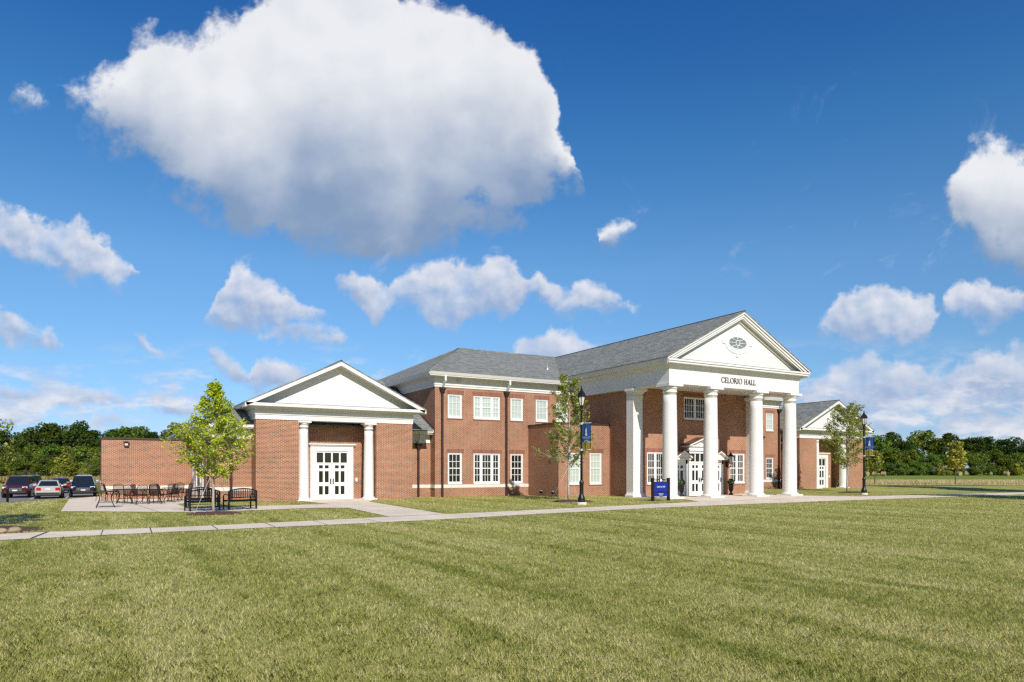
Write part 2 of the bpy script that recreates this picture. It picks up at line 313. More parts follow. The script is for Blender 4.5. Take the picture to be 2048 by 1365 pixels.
# ---------------------------------------------------------------- mesh builder
class MB:
    def __init__(s): s.v = []; s.f = []; s.sm = []
    def face(s, pts, smooth=False):
        i = len(s.v); s.v += [tuple(p) for p in pts]; s.f.append(list(range(i, i + len(pts)))); s.sm.append(smooth); return s
    def box(s, x0, x1, y0, y1, z0, z1):
        p = [(x, y, z) for z in (z0, z1) for y in (y0, y1) for x in (x0, x1)]
        i = len(s.v); s.v += p
        for q in ((0, 2, 3, 1), (4, 5, 7, 6), (0, 1, 5, 4), (2, 6, 7, 3), (0, 4, 6, 2), (1, 3, 7, 5)):
            s.f.append([i + k for k in q]); s.sm.append(False)
        return s
    def hexa(s, p):
        """8 points: bottom ring 0-3, top ring 4-7 (both counter-clockwise from above)"""
        i = len(s.v); s.v += [tuple(q) for q in p]
        for q in ((3, 2, 1, 0), (4, 5, 6, 7), (0, 1, 5, 4), (1, 2, 6, 5), (2, 3, 7, 6), (3, 0, 4, 7)):
            s.f.append([i + k for k in q]); s.sm.append(False)
        return s
    def prism(s, prof, axis, a, b):
        """extrude a 2-D profile: axis 'x' -> profile is (y,z); 'y' -> (x,z); 'z' -> (x,y)"""
        def P(q, h): return {'x': (h, q[0], q[1]), 'y': (q[0], h, q[1]), 'z': (q[0], q[1], h)}[axis]
        n = len(prof); i = len(s.v)
        s.v += [P(q, a) for q in prof] + [P(q, b) for q in prof]
        for k in range(n):
            s.f.append([i + k, i + (k + 1) % n, i + n + (k + 1) % n, i + n + k]); s.sm.append(False)
        s.f.append([i + k for k in range(n)][::-1]); s.f.append([i + n + k for k in range(n)]); s.sm += [False, False]
        return s
    def lathe(s, prof, cx=0, cy=0, cz=0, n=24, smooth=True, flat=()):
        i = len(s.v); k = len(prof)
        for r, z in prof:
            for j in range(n):
                a = 2 * math.pi * j / n; s.v.append((cx + r * math.cos(a), cy + r * math.sin(a), cz + z))
        for q in range(k - 1):
            for j in range(n):
                s.f.append([i + q * n + j, i + q * n + (j + 1) % n, i + (q + 1) * n + (j + 1) % n, i + (q + 1) * n + j]); s.sm.append(smooth and q not in flat)
        s.f.append([i + j for j in range(n)][::-1]); s.f.append([i + (k - 1) * n + j for j in range(n)]); s.sm += [False, False]
        return s
    def tube(s, path, r, n=8, r2=None):
        path = [Vector(p) for p in path]; i = len(s.v); m = len(path); up = Vector((0, 0, 1)); px = None
        for q, p in enumerate(path):
            d = (path[min(q + 1, m - 1)] - path[max(q - 1, 0)]).normalized()
            ref = px if px is not None else (Vector((1, 0, 0)) if abs(d.z) > .9 else up)
            x = (ref - d * ref.dot(d)).normalized() if px is not None else d.cross(ref).normalized()
            px = x; y = d.cross(x); rr = r if r2 is None else r + (r2 - r) * q / (m - 1)
            for j in range(n):
                a = 2 * math.pi * j / n; s.v.append(tuple(p + (x * math.cos(a) + y * math.sin(a)) * rr))
        for q in range(m - 1):
            for j in range(n):
                s.f.append([i + q * n + j, i + q * n + (j + 1) % n, i + (q + 1) * n + (j + 1) % n, i + (q + 1) * n + j]); s.sm.append(True)
        s.f.append([i + j for j in range(n)][::-1]); s.f.append([i + (m - 1) * n + j for j in range(n)]); s.sm += [False, False]
        return s
    def ball(s, c, r, n=10, sq=1.0):
        prof = [(max(r * math.sin(math.pi * k / n), .001), -r * sq * math.cos(math.pi * k / n)) for k in range(n + 1)]
        return s.lathe(prof, c[0], c[1], c[2], 2 * n)
    def build(s, name, m, parent=None, loc=None):
        me = bpy.data.meshes.new(name); me.from_pydata(s.v, [], s.f); me.polygons.foreach_set('use_smooth', s.sm); me.materials.append(m)
        bm = bmesh.new(); bm.from_mesh(me); bmesh.ops.recalc_face_normals(bm, faces=bm.faces); bm.to_mesh(me); bm.free()
        uvl = me.uv_layers.new(name='UVMap'); uv = np.zeros((len(me.loops), 2), 'f')
        co = np.zeros(len(me.vertices) * 3, 'f'); me.vertices.foreach_get('co', co); co = co.reshape(-1, 3)
        off = Vector(loc) if loc is not None else Vector((0, 0, 0))
        for p in me.polygons:
            n = p.normal
            if abs(n.z) > .96: t = Vector((1, 0, 0)); b = Vector((0, 1, 0))
            else: t = Vector((-n.y, n.x, 0)).normalized(); b = n.cross(t)
            for li in p.loop_indices:
                q = Vector(co[me.loops[li].vertex_index]); uv[li] = (q.dot(t), q.dot(b))
        uvl.data.foreach_set('uv', uv.ravel())
        o = bpy.data.objects.new(name, me); COL.objects.link(o)
        if parent is not None: o.parent = parent; o.location = loc if loc is not None else (0, 0, 0)
        elif loc is not None: o.location = loc
        return o

def np_mesh(name, verts, nper, m, parent=None, tint=None, loc=(0, 0, 0), tri=None):
    """mesh from an array of equal polygons: verts (N*nper,3)"""
    me = bpy.data.meshes.new(name); nv = len(verts); me.vertices.add(nv); me.vertices.foreach_set('co', np.asarray(verts, 'f').ravel())
    if tri is None:
        nf = nv // nper; me.loops.add(nv); me.polygons.add(nf)
        me.loops.foreach_set('vertex_index', np.arange(nv, dtype='i')); me.polygons.foreach_set('loop_start', np.arange(nf, dtype='i') * nper)
    else:
        nf = len(tri); me.loops.add(nf * 3); me.polygons.add(nf)
        me.loops.foreach_set('vertex_index', np.asarray(tri, 'i').ravel()); me.polygons.foreach_set('loop_start', np.arange(nf, dtype='i') * 3)
    me.update(calc_edges=True); me.materials.append(m)
    if tint is not None:
        at = me.attributes.new('tint', 'FLOAT', 'POINT'); at.data.foreach_set('value', np.asarray(tint, 'f'))
    o = bpy.data.objects.new(name, me); COL.objects.link(o)
    if parent is not None: o.parent = parent
    o.location = loc; return o

def tag(o, label=None, cat=None, group=None, kind=None):
    if label: o['label'] = label
    if cat: o['category'] = cat
    if group: o['group'] = group
    if kind: o['kind'] = kind
    return o
def thing(name, label, cat, loc=(0, 0, 0), rz=0.0, group=None):
    o = bpy.data.objects.new(name, None); COL.objects.link(o); o.location = loc; o.rotation_euler = (0, 0, rz); o.empty_display_size = .3
    return tag(o, label, cat, group)
def copy_tree(o, parent=None):
    c = o.copy(); COL.objects.link(c)
    if parent is not None: c.parent = parent
    for ch in list(o.children): copy_tree(ch, c)
    return c

# ---------------------------------------------------------------- ground
def S(a, b, x):
    t = min(1, max(0, (x - a) / (b - a))); return t * t * (3 - 2 * t)
def gh(x, y):
    s = (x + .24) * -.862 + (y - 55.2) * .507
    return -.5 * S(-3, 8, s) * (1 if y < 400 else 1) + .13 * S(35, 50, x) * S(31, 38, y)
def grid_axis(lo, hi, flo, fhi, step):
    a = list(np.arange(flo, fhi + .01, step)); d = step; q = flo
    while q > lo: d *= 1.5; q -= d; a.insert(0, q)
    d = step; q = fhi
    while q < hi: d *= 1.5; q += d; a.append(q)
    return a
gx = grid_axis(-4500, 4500, -16, 64, 1.0); gy = grid_axis(-4500, 4500, 4, 72, 1.0)
gb = MB(); nx = len(gx)
gb.v = [(x, y, gh(x, y)) for y in gy for x in gx]
for j in range(len(gy) - 1):
    for i in range(nx - 1):
        gb.f.append([j * nx + i, j * nx + i + 1, (j + 1) * nx + i + 1, (j + 1) * nx + i]); gb.sm.append(True)
tag(gb.build('ground', M_LAWN), kind='structure')

def sheet(name, poly, m, lift=.012, step=2.0):
    """a flat polygon laid over the ground, cut up so that it follows it"""
    bm = bmesh.new(); bm.faces.new([bm.verts.new((x, y, 0)) for x, y in poly])
    xs = [p[0] for p in poly]; ys = [p[1] for p in poly]
    for ax, lo, hi in ((0, min(xs), max(xs)), (1, min(ys), max(ys))):
        q = math.floor(lo / step) * step + step
        while q < hi:
            co = [0, 0, 0]; co[ax] = q; no = [0, 0, 0]; no[ax] = 1
            bmesh.ops.bisect_plane(bm, geom=bm.verts[:] + bm.edges[:] + bm.faces[:], plane_co=co, plane_no=no); q += step
    for v in bm.verts: v.co.z = gh(v.co.x, v.co.y) + lift
    bmesh.ops.recalc_face_normals(bm, faces=bm.faces)
    if sum(f.normal.z for f in bm.faces) < 0: bmesh.ops.reverse_faces(bm, faces=bm.faces)
    me = bpy.data.meshes.new(name); bm.to_mesh(me); bm.free(); me.materials.append(m)
    o = bpy.data.objects.new(name, me); COL.objects.link(o); return tag(o, kind='structure')
PATH = [(-16, 22.3), (-1.71, 23.19), (2.66, 23.34), (7.2, 24.1), (9.15, 24.57), (11.54, 24.9), (15.06, 25.5), (23.39, 26.98), (27.89, 27.89), (42.97, 28.42), (52.1, 27.5), (70, 27.2),
        (70, 25.2), (53.36, 25.04), (41.57, 24.98), (33.1, 24.85), (25.63, 24.6), (21.08, 24.25), (13.64, 23.0), (10.34, 22.29), (6.53, 21.86), (2.47, 21.62), (-2.06, 21.07), (-16, 20.3)]
PLAZA = [(27.89, 27.89), (29.45, 30.3), (29.1, 33.6), (29.0, 36.0), (40.9, 36.0), (40.9, 30.8), (42.97, 28.42)]
PATIO = [(-1.34, 34.53), (-1.51, 50.13), (-.24, 55.2), (.3, 55.0), (.3, 47.4), (5.1, 47.4), (5.1, 41.2), (4.3, 40.6), (3.37, 38.97), (3.45, 34.86), (5.72, 35.06), (10.04, 35.37), (9.6, 39.4), (9.6, 41.4), (14.0, 41.4), (14.0, 39.7),
         (12.6, 36.9), (11.54, 24.9), (9.15, 24.57), (9.69, 31.22), (8.56, 31.95), (5.09, 31.19), (3.1, 31.33), (1.44, 32.5)]
sheet('path', PATH, M_CONC, .014); sheet('plaza_pavement', PLAZA, M_CONC, .018); sheet('patio_pavement', PATIO, M_CONC, .020)
LOT = [(-.24, 55.6), (-2.4, 51.6), (-4.65, 47.5), (-12, 35), (-70, 35), (-70, 92), (-.2, 92)]
sheet('parking_lot', LOT, M_ASPH, .015)
jb = MB()
def joint(a, b, wd=.03):
    a = Vector((*a, 0)); b = Vector((*b, 0)); d = (b - a).normalized(); n = Vector((-d.y, d.x, 0)) * wd / 2
    jb.face([a - n + Vector((0, 0, .026)), b - n + Vector((0, 0, .026)), b + n + Vector((0, 0, .026)), a + n + Vector((0, 0, .026))])
joint((-1.2, 23.2), (-1.45, 21.15), .05)
for x, wd in ((.11, .02), (1.3, .03), (3.0, .02), (4.6, .02), (6.2, .02), (8.0, .02), (13.2, .015), (15, .02), (16.8, .015), (18.6, .02), (20.4, .015), (22.2, .015), (24, .02)):
    q = lambda xx, L: np.interp(xx, [p[0] for p in L], [p[1] for p in L])
    joint((x, q(x, PATH[:12]) - .02), (x - .06, q(x - .06, PATH[12:][::-1]) + .02), wd)
for a, b in (((2.1, 32.1), (1.0, 47.3)), ((-1.4, 40.6), (3.4, 40.6)), ((9.5, 28.2), (11.7, 28.2)), ((9.6, 31.5), (12.0, 31.5)), ((9.8, 35.3), (12.4, 35.3)), ((32.9, 28.1), (32.9, 35)), ((37, 28.2), (37, 35)), ((29.4, 31.0), (40.9, 31.0)), ((5.7, 35), (5.6, 31.3))):
    joint(a, b, .02)
tag(jb.build('pavement_joints', M_JOINT), kind='structure')

# hay field beyond the lawn: dry strip, then green meadow
def fp(d, lat): p = FW * d + RT * lat; return (p.x, p.y)
m, t, b = mat("dry_field"); g = t.new('ShaderNodeNewGeometry').outputs['Position']
t.put(b.inputs['Base Color'], t.ramp(t.noise(g, .35, 6, .7), [(.3, (.50, .40, .16)), (.55, (.66, .52, .24)), (.75, (.76, .61, .30))])); setp(b, Roughness=1.0); b.inputs['Specular IOR Level'].default_value = 0; M_DRY = m
m, t, b = mat("meadow"); g = t.new('ShaderNodeNewGeometry').outputs['Position']
t.put(b.inputs['Base Color'], t.ramp(t.noise(g, .12, 6, .7), [(.3, (.15, .20, .04)), (.6, (.22, .26, .065)), (.8, (.32, .30, .12))])); setp(b, Roughness=1.0); b.inputs['Specular IOR Level'].default_value = 0; M_MEAD = m
sheet('meadow_field', [fp(72, 30), fp(72, 120), fp(300, 330), fp(300, 60), fp(115, 38)], M_MEAD, .02, 15)
sheet('hay_field', [fp(74.5, 29), fp(74.5, 118), fp(118, 150), fp(118, 38)], M_DRY, .05, 8)

# low wooded hills on the horizon
hb = MB(); hx = np.linspace(-1, 1, 160)
ridge = [(a * 2600, 2300 + 60 * math.sin(9 * a), 34 + 16 * math.sin(7 * a + 1) + 9 * math.sin(19 * a)) for a in hx]
for k in range(len(ridge) - 1):
    for (la, za), (lb, zb) in (((-420, 0), (-160, .62)), ((-160, .62), (0, 1)), ((0, 1), (420, 0))):
        q = []
        for (l, d, z), (dd, zz) in ((ridge[k], (la, za)), (ridge[k + 1], (la, za)), (ridge[k + 1], (lb, zb)), (ridge[k], (lb, zb))):
            p = FW * (d + dd) + RT * l; q.append((p.x, p.y, z * zz - 1))
        hb.face(q, True)
M_HILL = plain("far_woods", (.075, .12, .13), .95, var=.3, scale=.02)
tag(hb.build('hills', M_HILL), kind='structure')

# ================================================================ the brick hall
BLD = thing('college_hall', 'long red brick hall with white columned portico, pediments and grey shingle roofs', 'hall', (34.9, 46, 0))
NEG = -Vector(BLD.location)
def bpart(mb, name, m): return mb.build(name, m, BLD, NEG)
def spart(mb, name, m, par): return mb.build(name, m, par, (0, 0, 0))
def mapped(mb, fn):
    mb.v = [tuple(fn(p)) for p in mb.v]; return mb
def wall_face(mb, fn, u0, u1, z0, z1, holes=(), depth=.13):
    """a wall in (u, depth, z) with openings and their reveals"""
    us = sorted({u0, u1, *[h[0] for h in holes], *[h[1] for h in holes]}); zs = sorted({z0, z1, *[h[2] for h in holes], *[h[3] for h in holes]})
    for a, b in zip(us, us[1:]):
        for c, d in zip(zs, zs[1:]):
            if any(h[0] <= a and b <= h[1] and h[2] <= c and d <= h[3] for h in holes): continue
            mb.face([fn((a, 0, c)), fn((b, 0, c)), fn((b, 0, d)), fn((a, 0, d))])
    for a, b, c, d in holes:
        for p, q in (((a, c), (b, c)), ((b, c), (b, d)), ((b, d), (a, d)), ((a, d), (a, c))):
            mb.face([fn((p[0], 0, p[1])), fn((q[0], 0, q[1])), fn((q[0], depth, q[1])), fn((p[0], depth, p[1]))])
def frontY(Y): return lambda p: (p[0], Y + p[1], p[2])          # local y runs into the wall
def sideX(X): return lambda p: (X + p[1], p[0], p[2])

def window(fn, u0, u1, z0, z1, sashes, rows, meet, blind, grey=False):
    """white sash window: sashes = panes across in each sash; rows = panes up; meet = rows below the meeting rail"""
    f = MB(); d0, d1 = .035, .12
    B = lambda a, b, c, d, y0=d0, y1=d1: f.box(a, b, y0, y1, c, d)
    cw = .065
    B(u0, u0 + cw, z0, z1, .02); B(u1 - cw, u1, z0, z1, .02); B(u0 + cw, u1 - cw, z1 - cw, z1, .02); B(u0 - .0, u1, z0 - .05, z0 + .055, -.02, d1)
    iu0, iu1, iz0, iz1 = u0 + cw, u1 - cw, z0 + .055, z1 - cw
    tot = sum(sashes); mull = .11; wcell = (iu1 - iu0 - mull * (len(sashes) - 1)) / tot; u = iu0
    for k, n in enumerate(sashes):
        a, b = u, u + wcell * n; sf = .05
        B(a, a + sf, iz0, iz1, .05); B(b - sf, b, iz0, iz1, .05); B(a + sf, b - sf, iz0, iz0 + .06, .05); B(a + sf, b - sf, iz1 - sf, iz1, .05)
        ga, gb_ = a + sf, b - sf; gz0, gz1 = iz0 + .06, iz1 - sf
        for q in range(1, n): x = ga + (gb_ - ga) * q / n; B(x - .016, x + .016, gz0, gz1, .065)
        for r in range(1, rows):
            z = gz0 + (gz1 - gz0) * r / rows; h = .03 if r == meet else .016; B(ga, gb_, z - h, z + h, .05 if r == meet else .068)
        u = b
        if k < len(sashes) - 1: B(u, u + mull, iz0, iz1, .03); u += mull
    o = bpart(mapped(f, fn), 'window', M_WHITE2 if not grey else M_WHITE)
    g = MB(); g.face([fn((iu0, .095, iz0)), fn((iu1, .095, iz0)), fn((iu1, .095, iz1)), fn((iu0, .095, iz1))]); spart(g, 'pane', M_BLIND if blind else M_GLASS, o)
    return o
def lintel(fn, u0, u1, z):
    f = MB().box(u0 - .13, u1 + .13, -.004, .05, z, z + .27); return bpart(mapped(f, fn), 'soldier_course', M_SOLD)
def sill(fn, u0, u1, z):
    f = MB().box(u0 - .06, u1 + .06, -.035, .10, z - .115, z - .05); return bpart(mapped(f, fn), 'brick_sill', M_SOLD)
def stone_band(x0, x1, Y, z0=.58, z1=.79):
    bpart(MB().box(x0, x1, Y - .035, Y + .1, z0, z1), 'stone_band', M_STONE)
def ring_boxes(name, x0, x1, y0, y1, steps, m=None):
    mb = MB()
    for out, z0, z1 in steps: mb.box(x0 - out, x1 + out, y0 - out, y1 + out, z0, z1)
    return bpart(mb, name, m or M_WHITE)

# ---- main two-storey block
MX0, MX1, MY0, MY1, MZ = 18.45, 51.1, 41.3, 63.5, 7.03
UP, LO = (5.11, 6.60), (.86, 2.83)
mw = [(19.35, 20.35, (3,)), (21.2, 23.18, (2, 3, 2)), (24.0, 24.98, (3,)), (26.02, 27.0, (3,)), (27.72, 28.7, (3,)), (49.25, 50.17, (3,))]
fy = frontY(MY0)
holes = [(a, b, *UP) for a, b, s in mw] + [(a, b, *(LO if a < 30 else (.98, 2.80))) for a, b, s in mw if not 25 < a < 30]
wl = MB(); wall_face(wl, fy, MX0, MX1, -.4, MZ, holes)
fx = sideX(MX0); sh_ = [(46.2, 47.9, *UP)]
wall_face(wl, fx, MY0, MY1, -.4, MZ, sh_)
wl.face([(MX1, MY0, -.4), (MX1, MY1, -.4), (MX1, MY1, MZ), (MX1, MY0, MZ)]).face([(MX0, MY1, -.4), (MX1, MY1, -.4), (MX1, MY1, MZ), (MX0, MY1, MZ)])
bpart(wl, 'wall', M_BRICK)
for a, b, s in mw:
    window(fy, a, b, *UP, s, 4 if len(s) > 1 else 3, 2 if len(s) > 1 else 9, True); lintel(fy, a, b, UP[1]); sill(fy, a, b, UP[0])
    if not 25 < a < 30:
        z = LO if a < 30 else (.98, 2.80)
        window(fy, a, b, *z, s, 4, 2, False); lintel(fy, a, b, z[1])
window(fx, 46.2, 47.9, *UP, (3, 3), 3, 9, False)
stone_band(MX0 - .035, 25.4, MY0); stone_band(48.6, MX1, MY0, .70, .91)
bpart(MB().box(MX0 - .035, MX0 + .1, MY0 + .1, MY0 + .72, .58, .79), 'stone_band', M_STONE)
ring_boxes('frieze', MX0, MX1, MY0, MY1, [(.05, MZ, 7.16), (.09, 7.16, 7.21), (.035, 7.21, 7.60), (.10, 7.60, 7.67), (.60, 7.67, 7.735)])
gt = MB(); o1 = .60
for a, b in (((MX0 - o1, MY0 - o1), (MX1 + o1, MY0 - o1)), ((MX0 - o1, MY1 + o1), (MX0 - o1, MY0 - o1)), ((MX1 + o1, MY0 - o1), (MX1 + o1, MY1 + o1))):
    d = (Vector((*b, 0)) - Vector((*a, 0))).normalized(); n = Vector((d.y, -d.x, 0)) ; a = Vector((*a, 0)) - d * .02; b = Vector((*b, 0)) + d * .02
    P = lambda p, off, z: tuple(p + n * off + Vector((0, 0, z)))
    gt.hexa([P(a, -.02, 7.735), P(b, -.02, 7.735), P(b, .03, 7.735), P(a, .03, 7.735), P(a, -.02, 7.91), P(b, -.02, 7.91), P(b, .11, 7.91), P(a, .11, 7.91)])
bpart(gt, 'gutter', M_WHITE)
rx0, rx1, ry0, ry1, rz = MX0 - .66, MX1 + .66, MY0 - .66, MY1 + .66, 7.905
RA, RB = (25.5, 52.4, 11.72), (44.05, 52.4, 11.72)
rf = MB(); A, B_, C_, D_ = (rx0, ry0, rz), (rx1, ry0, rz), (rx1, ry1, rz), (rx0, ry1, rz)
rf.face([A, B_, RB, RA]).face([B_, C_, RB]).face([C_, D_, RA, RB]).face([D_, A, RA])
main_roof = bpart(rf, 'roof', M_ROOF)
rc = MB(); rc.tube([RA, (34.9, 52.4, 11.73)], .06, 6); rc.tube([A, RA], .045, 6); rc.tube([D_, RA], .045, 6); spart(rc, 'ridge_cap', M_ROOF, main_roof)
vt = MB().lathe([(.13, -.2), (.13, .12), (.06, .16), (.06, .48)], 29.5, 45.2, 9.36, 12); spart(vt, 'vent_pipe', plain("galvanised_metal", (.55, .56, .57), .4, .6), main_roof)

# ---- portico block
PWY, PX0, PX1 = 35.3, 29.5, 40.35
pf = frontY(PWY)
pw = [(30.79, 32.25, .83, 2.90, (3, 3), 4, 2), (38.36, 39.85, .83, 2.90, (3, 3), 4, 2), (34.0, 36.12, 5.17, 6.66, (4, 4), 3, 9)]
wl = MB(); wall_face(wl, pf, PX0, PX1, -.4, 7.1, [(a, b, c, d) for a, b, c, d, *_ in pw])
wl.face([(PX0, PWY, -.4), (PX0, MY0, -.4), (PX0, MY0, 7.1), (PX0, PWY, 7.1)]).face([(PX1, PWY, -.4), (PX1, MY0, -.4), (PX1, MY0, 7.1), (PX1, PWY, 7.1)])
bpart(wl, 'wall', M_BRICK)
for a, b, c, d, s, r, mt in pw:
    window(pf, a, b, c, d, s, r, mt, False, c > 4); lintel(pf, a, b, d); sill(pf, a, b, c)
for cx in (39.18, 30.92):
    rg = MB()
    pr = [(.62, .0), (.62, -.012), (.72, -.012), (.72, .0)]
    for j in range(48):
        for q in range(3):
            a0, a1 = 2 * math.pi * j / 48, 2 * math.pi * (j + 1) / 48
            P = lambda a, k: (cx + pr[k][0] * math.cos(a), PWY + pr[k][1], 6.0 + pr[k][0] * 1.0 * math.sin(a))
            rg.face([P(a0, q), P(a1, q), P(a1, q + 1), P(a0, q + 1)])
    bpart(rg, 'brick_roundel', M_BRICK)

EX0, EX1, EY0, EZ = 29.12, 40.74, 31.45, 6.87
en = MB(); en.box(EX0, EX1, EY0, EY0 + .8, EZ, 7.80).box(EX0, EX0 + .8, EY0 + .8, 42.2, EZ, 7.80).box(EX1 - .8, EX1, EY0 + .8, 42.2, EZ, 7.80)
en.box(EX0 + .79, EX1 - .79, EY0 + .79, PWY + .2, 7.04, 7.12)
for out, z0, z1 in ((.07, 7.78, 7.88), (.14, 7.88, 8.03), (.44, 8.03, 8.15), (.50, 8.15, 8.26)): en.box(EX0 - out, EX1 + out, EY0 - out, 42.4, z0, z1)
ent = bpart(en, 'entablature', M_WHITE)
spart(MB().box(EX0 - .48, EX1 + .48, EY0 - .49, EY0 + .1, 8.262, 8.285), 'flashing', M_FLASH, ent)
AX, AZ, GX0, GX1, GZ = 34.95, 11.67, 28.56, 41.34, 8.36
def rake(mb, x0, z0, xa, za, x1, d0, d1, y0, y1):
    mb.prism([(x0, z0 - d0), (xa, za - d0), (xa, za - d1), (x0, z0 - d1)], 'y', y0, y1)
    mb.prism([(xa, za - d0), (x1, z0 - d0), (x1, z0 - d1), (xa, za - d1)], 'y', y0, y1)
pd = MB(); pd.prism([(EX0 - .3, 8.24), (EX1 + .3, 8.24), (AX, AZ - .2)], 'y', EY0 + .005, EY0 + .3)
rake(pd, GX0, GZ, AX, AZ, GX1, .03, .15, EY0 - .50, EY0 + .2); rake(pd, GX0 + .05, GZ, AX, AZ - .02, GX1 - .05, .15, .30, EY0 - .42, EY0 + .2)
rake(pd, GX0 + .1, GZ, AX, AZ - .03, GX1 - .1, .30, .40, EY0 - .36, EY0 + .2); rake(pd, GX0 + .3, GZ + .1, AX, AZ - .06, GX1 - .3, .40, .56, EY0 - .10, EY0 + .2)
ped = bpart(pd, 'pediment', M_WHITE)
for X, sgn in ((GX0, -1), (GX1, 1)):
    sc = MB(); sc.box(min(X, X - sgn * .62), max(X, X - sgn * .62), EY0 + .19, 43.0, 8.262, 8.32)
    bpart(sc, 'eave_cornice', M_WHITE)
pr = MB()
for X in (GX0 - .03, GX1 + .03):
    z = GZ - .01; pr.prism([(X, z), (AX, AZ + .02), (AX, AZ - .04), (X, z - .06)], 'y', EY0 - .53, 52.4)
proof = bpart(pr, 'roof', M_ROOF)
spart(MB().tube([(AX, EY0 - .54, AZ + .02), (AX, 52.4, AZ + .02)], .05, 6), 'ridge_cap', M_FLASH, proof)
# oval window in the pediment
OX, OZ, OA, OB = 34.85, 9.74, .84, .41
def ell(k, a, b, n=40): t_ = 2 * math.pi * k / n; return a * math.cos(t_), b * math.sin(t_)
ov = MB(); Y0 = EY0
def ering(mb, a0, b0, a1, b1, y, yb):
    for k in range(40):
        (p, q), (r, s_), (u, v), (x, z) = ell(k, a0, b0), ell(k + 1, a0, b0), ell(k + 1, a1, b1), ell(k, a1, b1)
        mb.face([(OX + p, y, OZ + q), (OX + r, y, OZ + s_), (OX + u, y, OZ + v), (OX + x, y, OZ + z)])
        mb.face([(OX + u, y, OZ + v), (OX + x, y, OZ + z), (OX + x, yb, OZ + z), (OX + u, yb, OZ + v)])
        mb.face([(OX + p, y, OZ + q), (OX + r, y, OZ + s_), (OX + r, yb, OZ + s_), (OX + p, yb, OZ + q)])
ering(ov, OA, OB, OA + .27, OB + .27, Y0 - .028, Y0 + .02); ering(ov, OA - .05, OB - .05, OA + .02, OB + .02, Y0 - .045, Y0)
for dx, dz_, hw, hh in ((0, OB + .33, .10, .16), (0, -OB - .33, .10, .16), (OA + .33, 0, .16, .10), (-OA - .33, 0, .16, .10)):
    ov.box(OX + dx - hw, OX + dx + hw, Y0 - .042, Y0 + .02, OZ + dz_ - hh, OZ + dz_ + hh)
ering(ov, .15, .15, .19, .19, Y0 - .05, Y0)
for k in range(8):
    a = 2 * math.pi * k / 8; p0 = (OX + .17 * math.cos(a), Y0 - .028, OZ + .17 * math.sin(a)); x, z = OA * math.cos(a), OB * math.sin(a)
    ov.tube([p0, (OX + x, Y0 - .028, OZ + z)], .027, 4)
ovo = bpart(ov, 'oval_window', M_WHITE2)
g = MB(); g.face([(OX + ell(k, OA, OB)[0], Y0 - .012, OZ + ell(k, OA, OB)[1]) for k in range(40)]); spart(g, 'pane', M_OVAL, ovo)

# columns
def column(x, y, r0, r1, ztop, pw_, seg=32, s=1.0, zb=0.0):
    sh = MB(); prof = [(r0, .20 * s)]
    for k in range(0, 13):
        t_ = k / 12; z = .24 * s + (ztop - .66 * s - .24 * s) * t_; prof.append((r0 + (r1 - r0) * (t_ ** 1.7), z))
    c = bpart(sh.lathe([(r, z + zb) for r, z in prof], x, y, 0, seg), 'column', M_WHITE)
    b = MB().box(x - pw_, x + pw_, y - pw_, y + pw_, zb - .2, zb + .10 * s)
    b.lathe([(r0 * 1.22, zb + .10 * s), (r0 * 1.26, zb + .14 * s), (r0 * 1.22, zb + .18 * s), (r0 * 1.05, zb + .205 * s), (r0, zb + .25 * s)], x, y, 0, seg); spart(b, 'column_base', M_WHITE, c)
    z = ztop + zb; k = MB().lathe([(r1 * 1.0, z - .70 * s), (r1 * 1.0, z - .52 * s), (r1 * 1.10, z - .50 * s), (r1 * 1.10, z - .45 * s), (r1 * 1.02, z - .43 * s), (r1 * 1.02, z - .32 * s), (r1 * 1.12, z - .30 * s), (r1 * 1.33, z - .15 * s)], x, y, 0, seg, True, (1, 2, 3, 5))
    k.box(x - r1 * 1.42, x + r1 * 1.42, y - r1 * 1.42, y + r1 * 1.42, z - .155 * s, z); spart(k, 'capital', M_WHITE, c)
for x in (29.56, 32.95, 37.06, 40.35): column(x, 31.87, .46, .395, EZ - .002, .60)
for x0, x1 in ((29.1, 29.86), (39.98, 40.74)):
    y0, y1 = 34.68, PWY + .05; p = bpart(MB().box(x0, x1, y0, y1, -.1, EZ - .002), 'corner_pier', M_WHITE)
    b = MB().hexa([(x0 - .16, y0 - .16, .12), (x1 + .16, y0 - .16, .12), (x1 + .16, y1 - .06, .12), (x0 - .16, y1 - .06, .12), (x0 - .01, y0 - .01, .30), (x1 + .01, y0 - .01, .30), (x1 + .01, y1 - .06, .30), (x0 - .01, y1 - .06, .30)])
    b.box(x0 - .19, x1 + .19, y0 - .19, y1 - .06, -.1, .12); spart(b, 'column_base', M_WHITE, p)
    k = MB().box(x0 - .04, x1 + .04, y0 - .04, y1 - .06, 6.36, 6.42).box(x0 - .05, x1 + .05, y0 - .05, y1 - .06, 6.56, 6.64)
    k.hexa([(x0 - .05, y0 - .05, 6.64), (x1 + .05, y0 - .05, 6.64), (x1 + .05, y1 - .06, 6.64), (x0 - .05, y1 - .06, 6.64), (x0 - .2, y0 - .2, 6.73), (x1 + .2, y0 - .2, 6.73), (x1 + .2, y1 - .06, 6.73), (x0 - .2, y1 - .06, 6.73)])
    k.box(x0 - .21, x1 + .21, y0 - .21, y1 - .06, 6.73, 6.866); spart(k, 'capital', M_WHITE, p)

